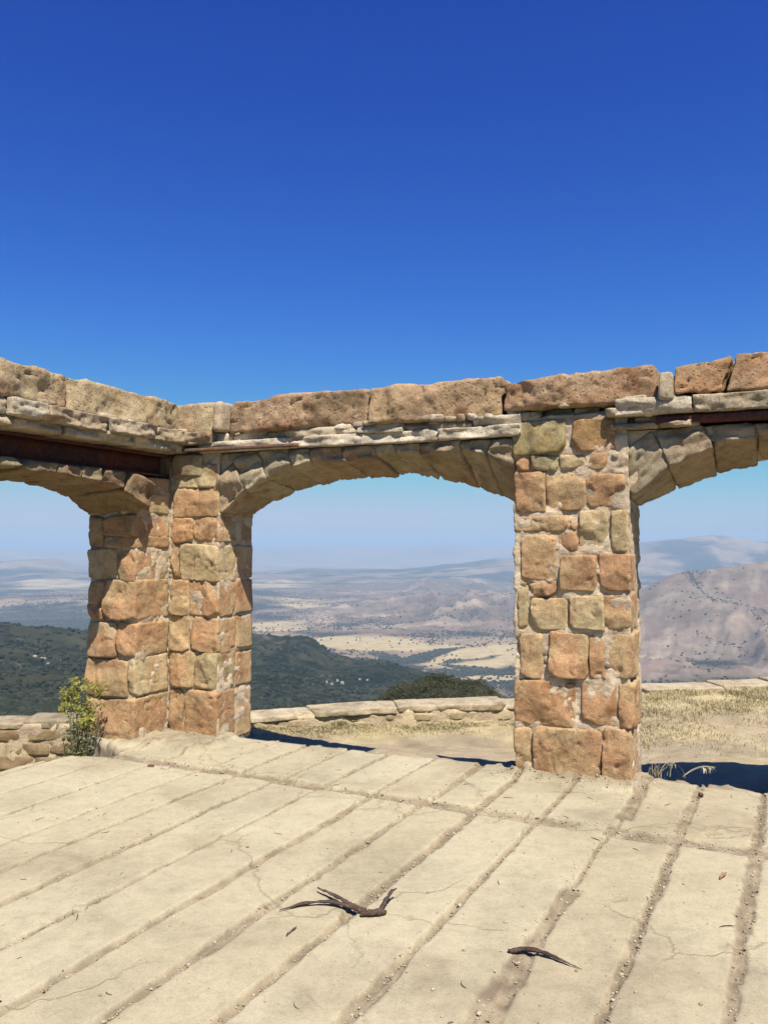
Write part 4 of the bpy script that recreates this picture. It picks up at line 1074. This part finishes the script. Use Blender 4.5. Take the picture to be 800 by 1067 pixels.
o = mb.build('dead_twig', M_WOOD, origin=tuple(gp(560, 990))); tag(o, 'single dark tapering curved twig lying on dusty slabs right of the forked branch', 'twig')
mb = twigmesh([g3(300, 968, .004), g3(305, 964, .007), g3(311, 959, .005)], [.002, .004, .002], DK, 6)
o = mb.build('bark_sliver', M_WOOD, origin=tuple(gp(305, 964))); tag(o, 'short dark sliver of bark lying on the slab below the forked branch', 'bark')
mb = twigmesh([g3(0, 1041, .006), g3(4, 1038, .01), g3(10, 1035, .006)], [.008, .010, .006], (.04, .03, .02), 7)
o = mb.build('bark_chip', M_WOOD, origin=tuple(gp(4, 1038))); tag(o, 'dark chip of bark lying in a floor joint at the lower left corner', 'bark')
mb = MB(); p = gp(748, 907, .012); ribbon(mb, [p + [-.03, -.03, 0], p + [0, 0, .012], p + [.03, .035, .004]], .022, (.36, .22, .11), (.2, -.1, 1), False)
o = mb.build('dead_leaf', M_WOOD, origin=tuple(p)); tag(o, 'curled brown dead leaf lying on the slab at the right', 'leaf')
mb = MB(); p = gp(726, 825, .02)
stone(mb, lambda a, y, zq: np.stack([p[0] + a, p[1] + np.asarray(y), p[2] + zq], -1), [(-.018, -.012), (.018, -.012), (.012, .014), (-.012, .014)], -.015, .015, (.10, .06, .035), (.20, .12, .06), res=.008, rough=.004)
o = mb.build('pine_cone_fragment', M_WOOD, origin=tuple(p)); o.name = 'seed_pod'; tag(o, 'small dark brown seed pod at the head of a floor joint right of the pier', 'seed pod')
for (x, y, s_, t_, lab) in [(175, 798, .035, (.62, .58, .50), 'small whitish pebble in the cross joint before the corner pier'), (160, 796, .028, (.16, .09, .05), 'small dark brown stone beside the whitish pebble before the corner pier'),
                            (89, 941, .035, (.50, .42, .29), 'rounded lump of old concrete set in a floor joint at the left')]:
    mb = MB(); p = gp(x, y, s_ * .2)
    stone(mb, lambda a, yy, zq: np.stack([p[0] + a, p[1] + np.asarray(yy), p[2] + zq], -1), [(-s_, -s_ * .45), (s_, -s_ * .45), (s_ * .8, s_ * .45), (-s_ * .8, s_ * .45)], -s_ * .8, s_ * .8, t_, np.array(t_) * .8, res=.008, r=s_ * .3, rough=.006)
    o = mb.build('pebble', M_GRIT, origin=tuple(p)); tag(o, lab, 'stone')

# ------------------------------------------------------------------ loose gravel in the joints and at the pier feet
rg = np.random.default_rng(95)
n = 15000; js = np.array(JOINTS)[7:24]; ji = rg.integers(0, len(js), n); wj = np.array([JW[j] for j in js])[ji]
ge = js[ji] + rg.normal(0, 1, n) * wj * .7; gd = 2.2 + (6.0 - 2.2) * rg.uniform(0, 1, n) ** 1.4
k = rg.uniform(0, 1, n) < np.clip(wj / .034, .2, 1); ge, gd = ge[k], gd[k]
e2 = rg.uniform(-5.0, 2.5, 2600); d2 = 4.86 + rg.normal(0, .045, 2600)
e3 = rg.uniform(-4.5, 2.0, 2200); d3 = rg.uniform(2.2, 6.0, 2200)
ge = np.concatenate([ge, e2, e3]); gd = np.concatenate([gd, d2, d3])
gx_ = EV[0] * ge + DV[0] * gd; gy_ = EV[1] * ge + DV[1] * gd
ex_s = np.concatenate([rg.uniform(2.85, 4.0, 500), rg.uniform(-.1, .7, 260)]); ex_y = np.concatenate([-np.abs(rg.normal(0, .09, 500)) - .01, -np.abs(rg.normal(0, .06, 260))])
pe = W(ex_s, ex_y, 0.0); gx_ = np.concatenate([gx_, pe[:, 0]]); gy_ = np.concatenate([gy_, pe[:, 1]])
ie = np.clip(np.searchsorted(es, EV[0] * gx_ + EV[1] * gy_), 0, len(es) - 1); idd = np.clip(np.searchsorted(ds, DV[0] * gx_ + DV[1] * gy_), 0, len(ds) - 1)
k = keep[ie, idd]; gx_, gy_ = gx_[k], gy_[k]; gz = Zf[ie[k], idd[k]]; n = len(gx_)
S = np.exp(rg.normal(math.log(.0028), .5, n)).clip(.0012, .010)
cols = mixc((.32, .24, .155), (.54, .46, .33), rg.uniform(0, 1, n))
mb = MB(); mb.add(*blobs(gx_, gy_, gz + S * .25, S, cols, rg=rg, jit=.25, flat=.65))
tag(mb.build('gravel', M_GRIT, smooth=False), 'loose gravel and crumbs of concrete along the floor joints', 'gravel', kind='stuff')

rg = np.random.default_rng(97); mb = MB()
for k in range(70):
    e_, d_ = rg.uniform(-4.3, 1.6), rg.uniform(2.3, 5.9); p = np.array([EV[0] * e_ + DV[0] * d_, EV[1] * e_ + DV[1] * d_, .006]); th = rg.uniform(0, 6.28); l = rg.uniform(.008, .038)
    i_, j_ = np.clip(np.searchsorted(es, e_), 0, len(es) - 1), np.clip(np.searchsorted(ds, d_), 0, len(ds) - 1)
    if not keep[i_, j_]: continue
    p[2] = Zf[i_, j_] + .003; v_ = np.array([math.cos(th), math.sin(th), 0]) * l; t = np.linspace(-1, 1, 5)[:, None]
    tube(mb, p + v_ * t + np.array([v_[1], -v_[0], 0]) * rg.uniform(-.4, .4) * t ** 2, np.array([.4, 1, 1, .9, .3]) * rg.uniform(.0010, .0026), mixc((.10, .06, .035), (.30, .22, .14), rg.uniform()), 5)
tag(mb.build('litter', M_WOOD), 'tiny bits of bark and straw scattered over the floor slabs', 'litter', kind='stuff')

# ------------------------------------------------------------------ air
def haze():
    me = bpy.data.meshes.new('haze'); x0, x1, y0, y1, z0, z1 = -33000, 33000, -33000, 33000, -720, 340
    v = [(x, y, z) for x in (x0, x1) for y in (y0, y1) for z in (z0, z1)]
    me.from_pydata(v, [], [(0, 1, 3, 2), (4, 6, 7, 5), (0, 4, 5, 1), (2, 3, 7, 6), (0, 2, 6, 4), (1, 5, 7, 3)]); me.update()
    o = bpy.data.objects.new('haze', me); COL.objects.link(o); tag(o, 'pale blue summer haze filling the valley air', 'haze', kind='stuff')
    m = bpy.data.materials.new('valley_haze'); m.use_nodes = True; nt = m.node_tree; nt.nodes.clear()
    out = nt.nodes.new('ShaderNodeOutputMaterial'); pv = nt.nodes.new('ShaderNodeVolumePrincipled')
    pv.inputs['Density'].default_value = HAZE_D; pv.inputs['Color'].default_value = HAZE_C; pv.inputs['Anisotropy'].default_value = 0.0
    nt.links.new(pv.outputs[0], out.inputs['Volume']); me.materials.append(m)
HAZE_D = 6.0e-5
HAZE_C = (.46, .64, .83, 1)
haze()

# ------------------------------------------------------------------ light, sky, camera
SUN = .42 * U - .445 * OUT + 1.0 * ZZ; SUN = SUN / np.linalg.norm(SUN)
sl = bpy.data.lights.new('sun', 'SUN'); sl.energy = 5.0; sl.angle = math.radians(.5); sl.color = (1.0, .945, .86)
so = bpy.data.objects.new('sun', sl); COL.objects.link(so)
so.rotation_euler = Vector((-SUN).tolist()).to_track_quat('-Z', 'Y').to_euler(); so.location = (0, -4, 12)
w = bpy.data.worlds.new('World'); scene.world = w; w.use_nodes = True; nt = w.node_tree
bg = nt.nodes['Background']; sk = nt.nodes.new('ShaderNodeTexSky'); sk.sky_type = 'NISHITA'; sk.sun_disc = False
sk.sun_elevation = math.asin(SUN[2]); sk.sun_rotation = math.atan2(SUN[0], SUN[1])
sk.altitude = 900; sk.air_density = 1.15; sk.dust_density = 1.0; sk.ozone_density = 7.0
# deep, saturated summer sky: a per-channel response of the Nishita colours
SKY_K = .122; sp = N(nt, 'ShaderNodeSeparateColor'); nt.links.new(sk.outputs['Color'], sp.inputs[0]); cb = N(nt, 'ShaderNodeCombineColor')
for i, (gain, pw, top) in enumerate(((1.45, 2.15, .50), (1.22, 1.72, .58), (1.10, 1.0, .73))):
    v_ = math_(nt, 'MULTIPLY', math_(nt, 'POWER', math_(nt, 'MULTIPLY', sp.outputs[i], SKY_K), pw), gain)
    m_ = N(nt, 'ShaderNodeMath', operation='SMOOTH_MIN'); nt.links.new(v_, m_.inputs[0]); m_.inputs[1].default_value = top; m_.inputs[2].default_value = .12
    nt.links.new(math_(nt, 'MULTIPLY', m_.outputs[0], 1 / SKY_K), cb.inputs[i])
nt.links.new(cb.outputs[0], bg.inputs['Color']); bg.inputs['Strength'].default_value = .07
cd = bpy.data.cameras.new('camera'); cam = bpy.data.objects.new('camera', cd); COL.objects.link(cam)
cam.location = (0, 0, 1.6); cam.rotation_euler = (math.radians(90 + 2.18), 0, 0)
cd.sensor_fit = 'VERTICAL'; cd.sensor_height = 24.0; cd.lens = F / 1067 * 24.0; cd.clip_start = .05; cd.clip_end = 90000
scene.camera = cam
vs_ = scene.view_settings; vs_.view_transform = 'Standard'; vs_.look = 'None'; vs_.exposure = .8; vs_.gamma = 1.0; vs_.use_curve_mapping = False
cy = scene.cycles; cy.use_denoising = True; cy.max_bounces = 5; cy.diffuse_bounces = 1; cy.volume_bounces = 1; cy.caustics_reflective = False; cy.caustics_refractive = False
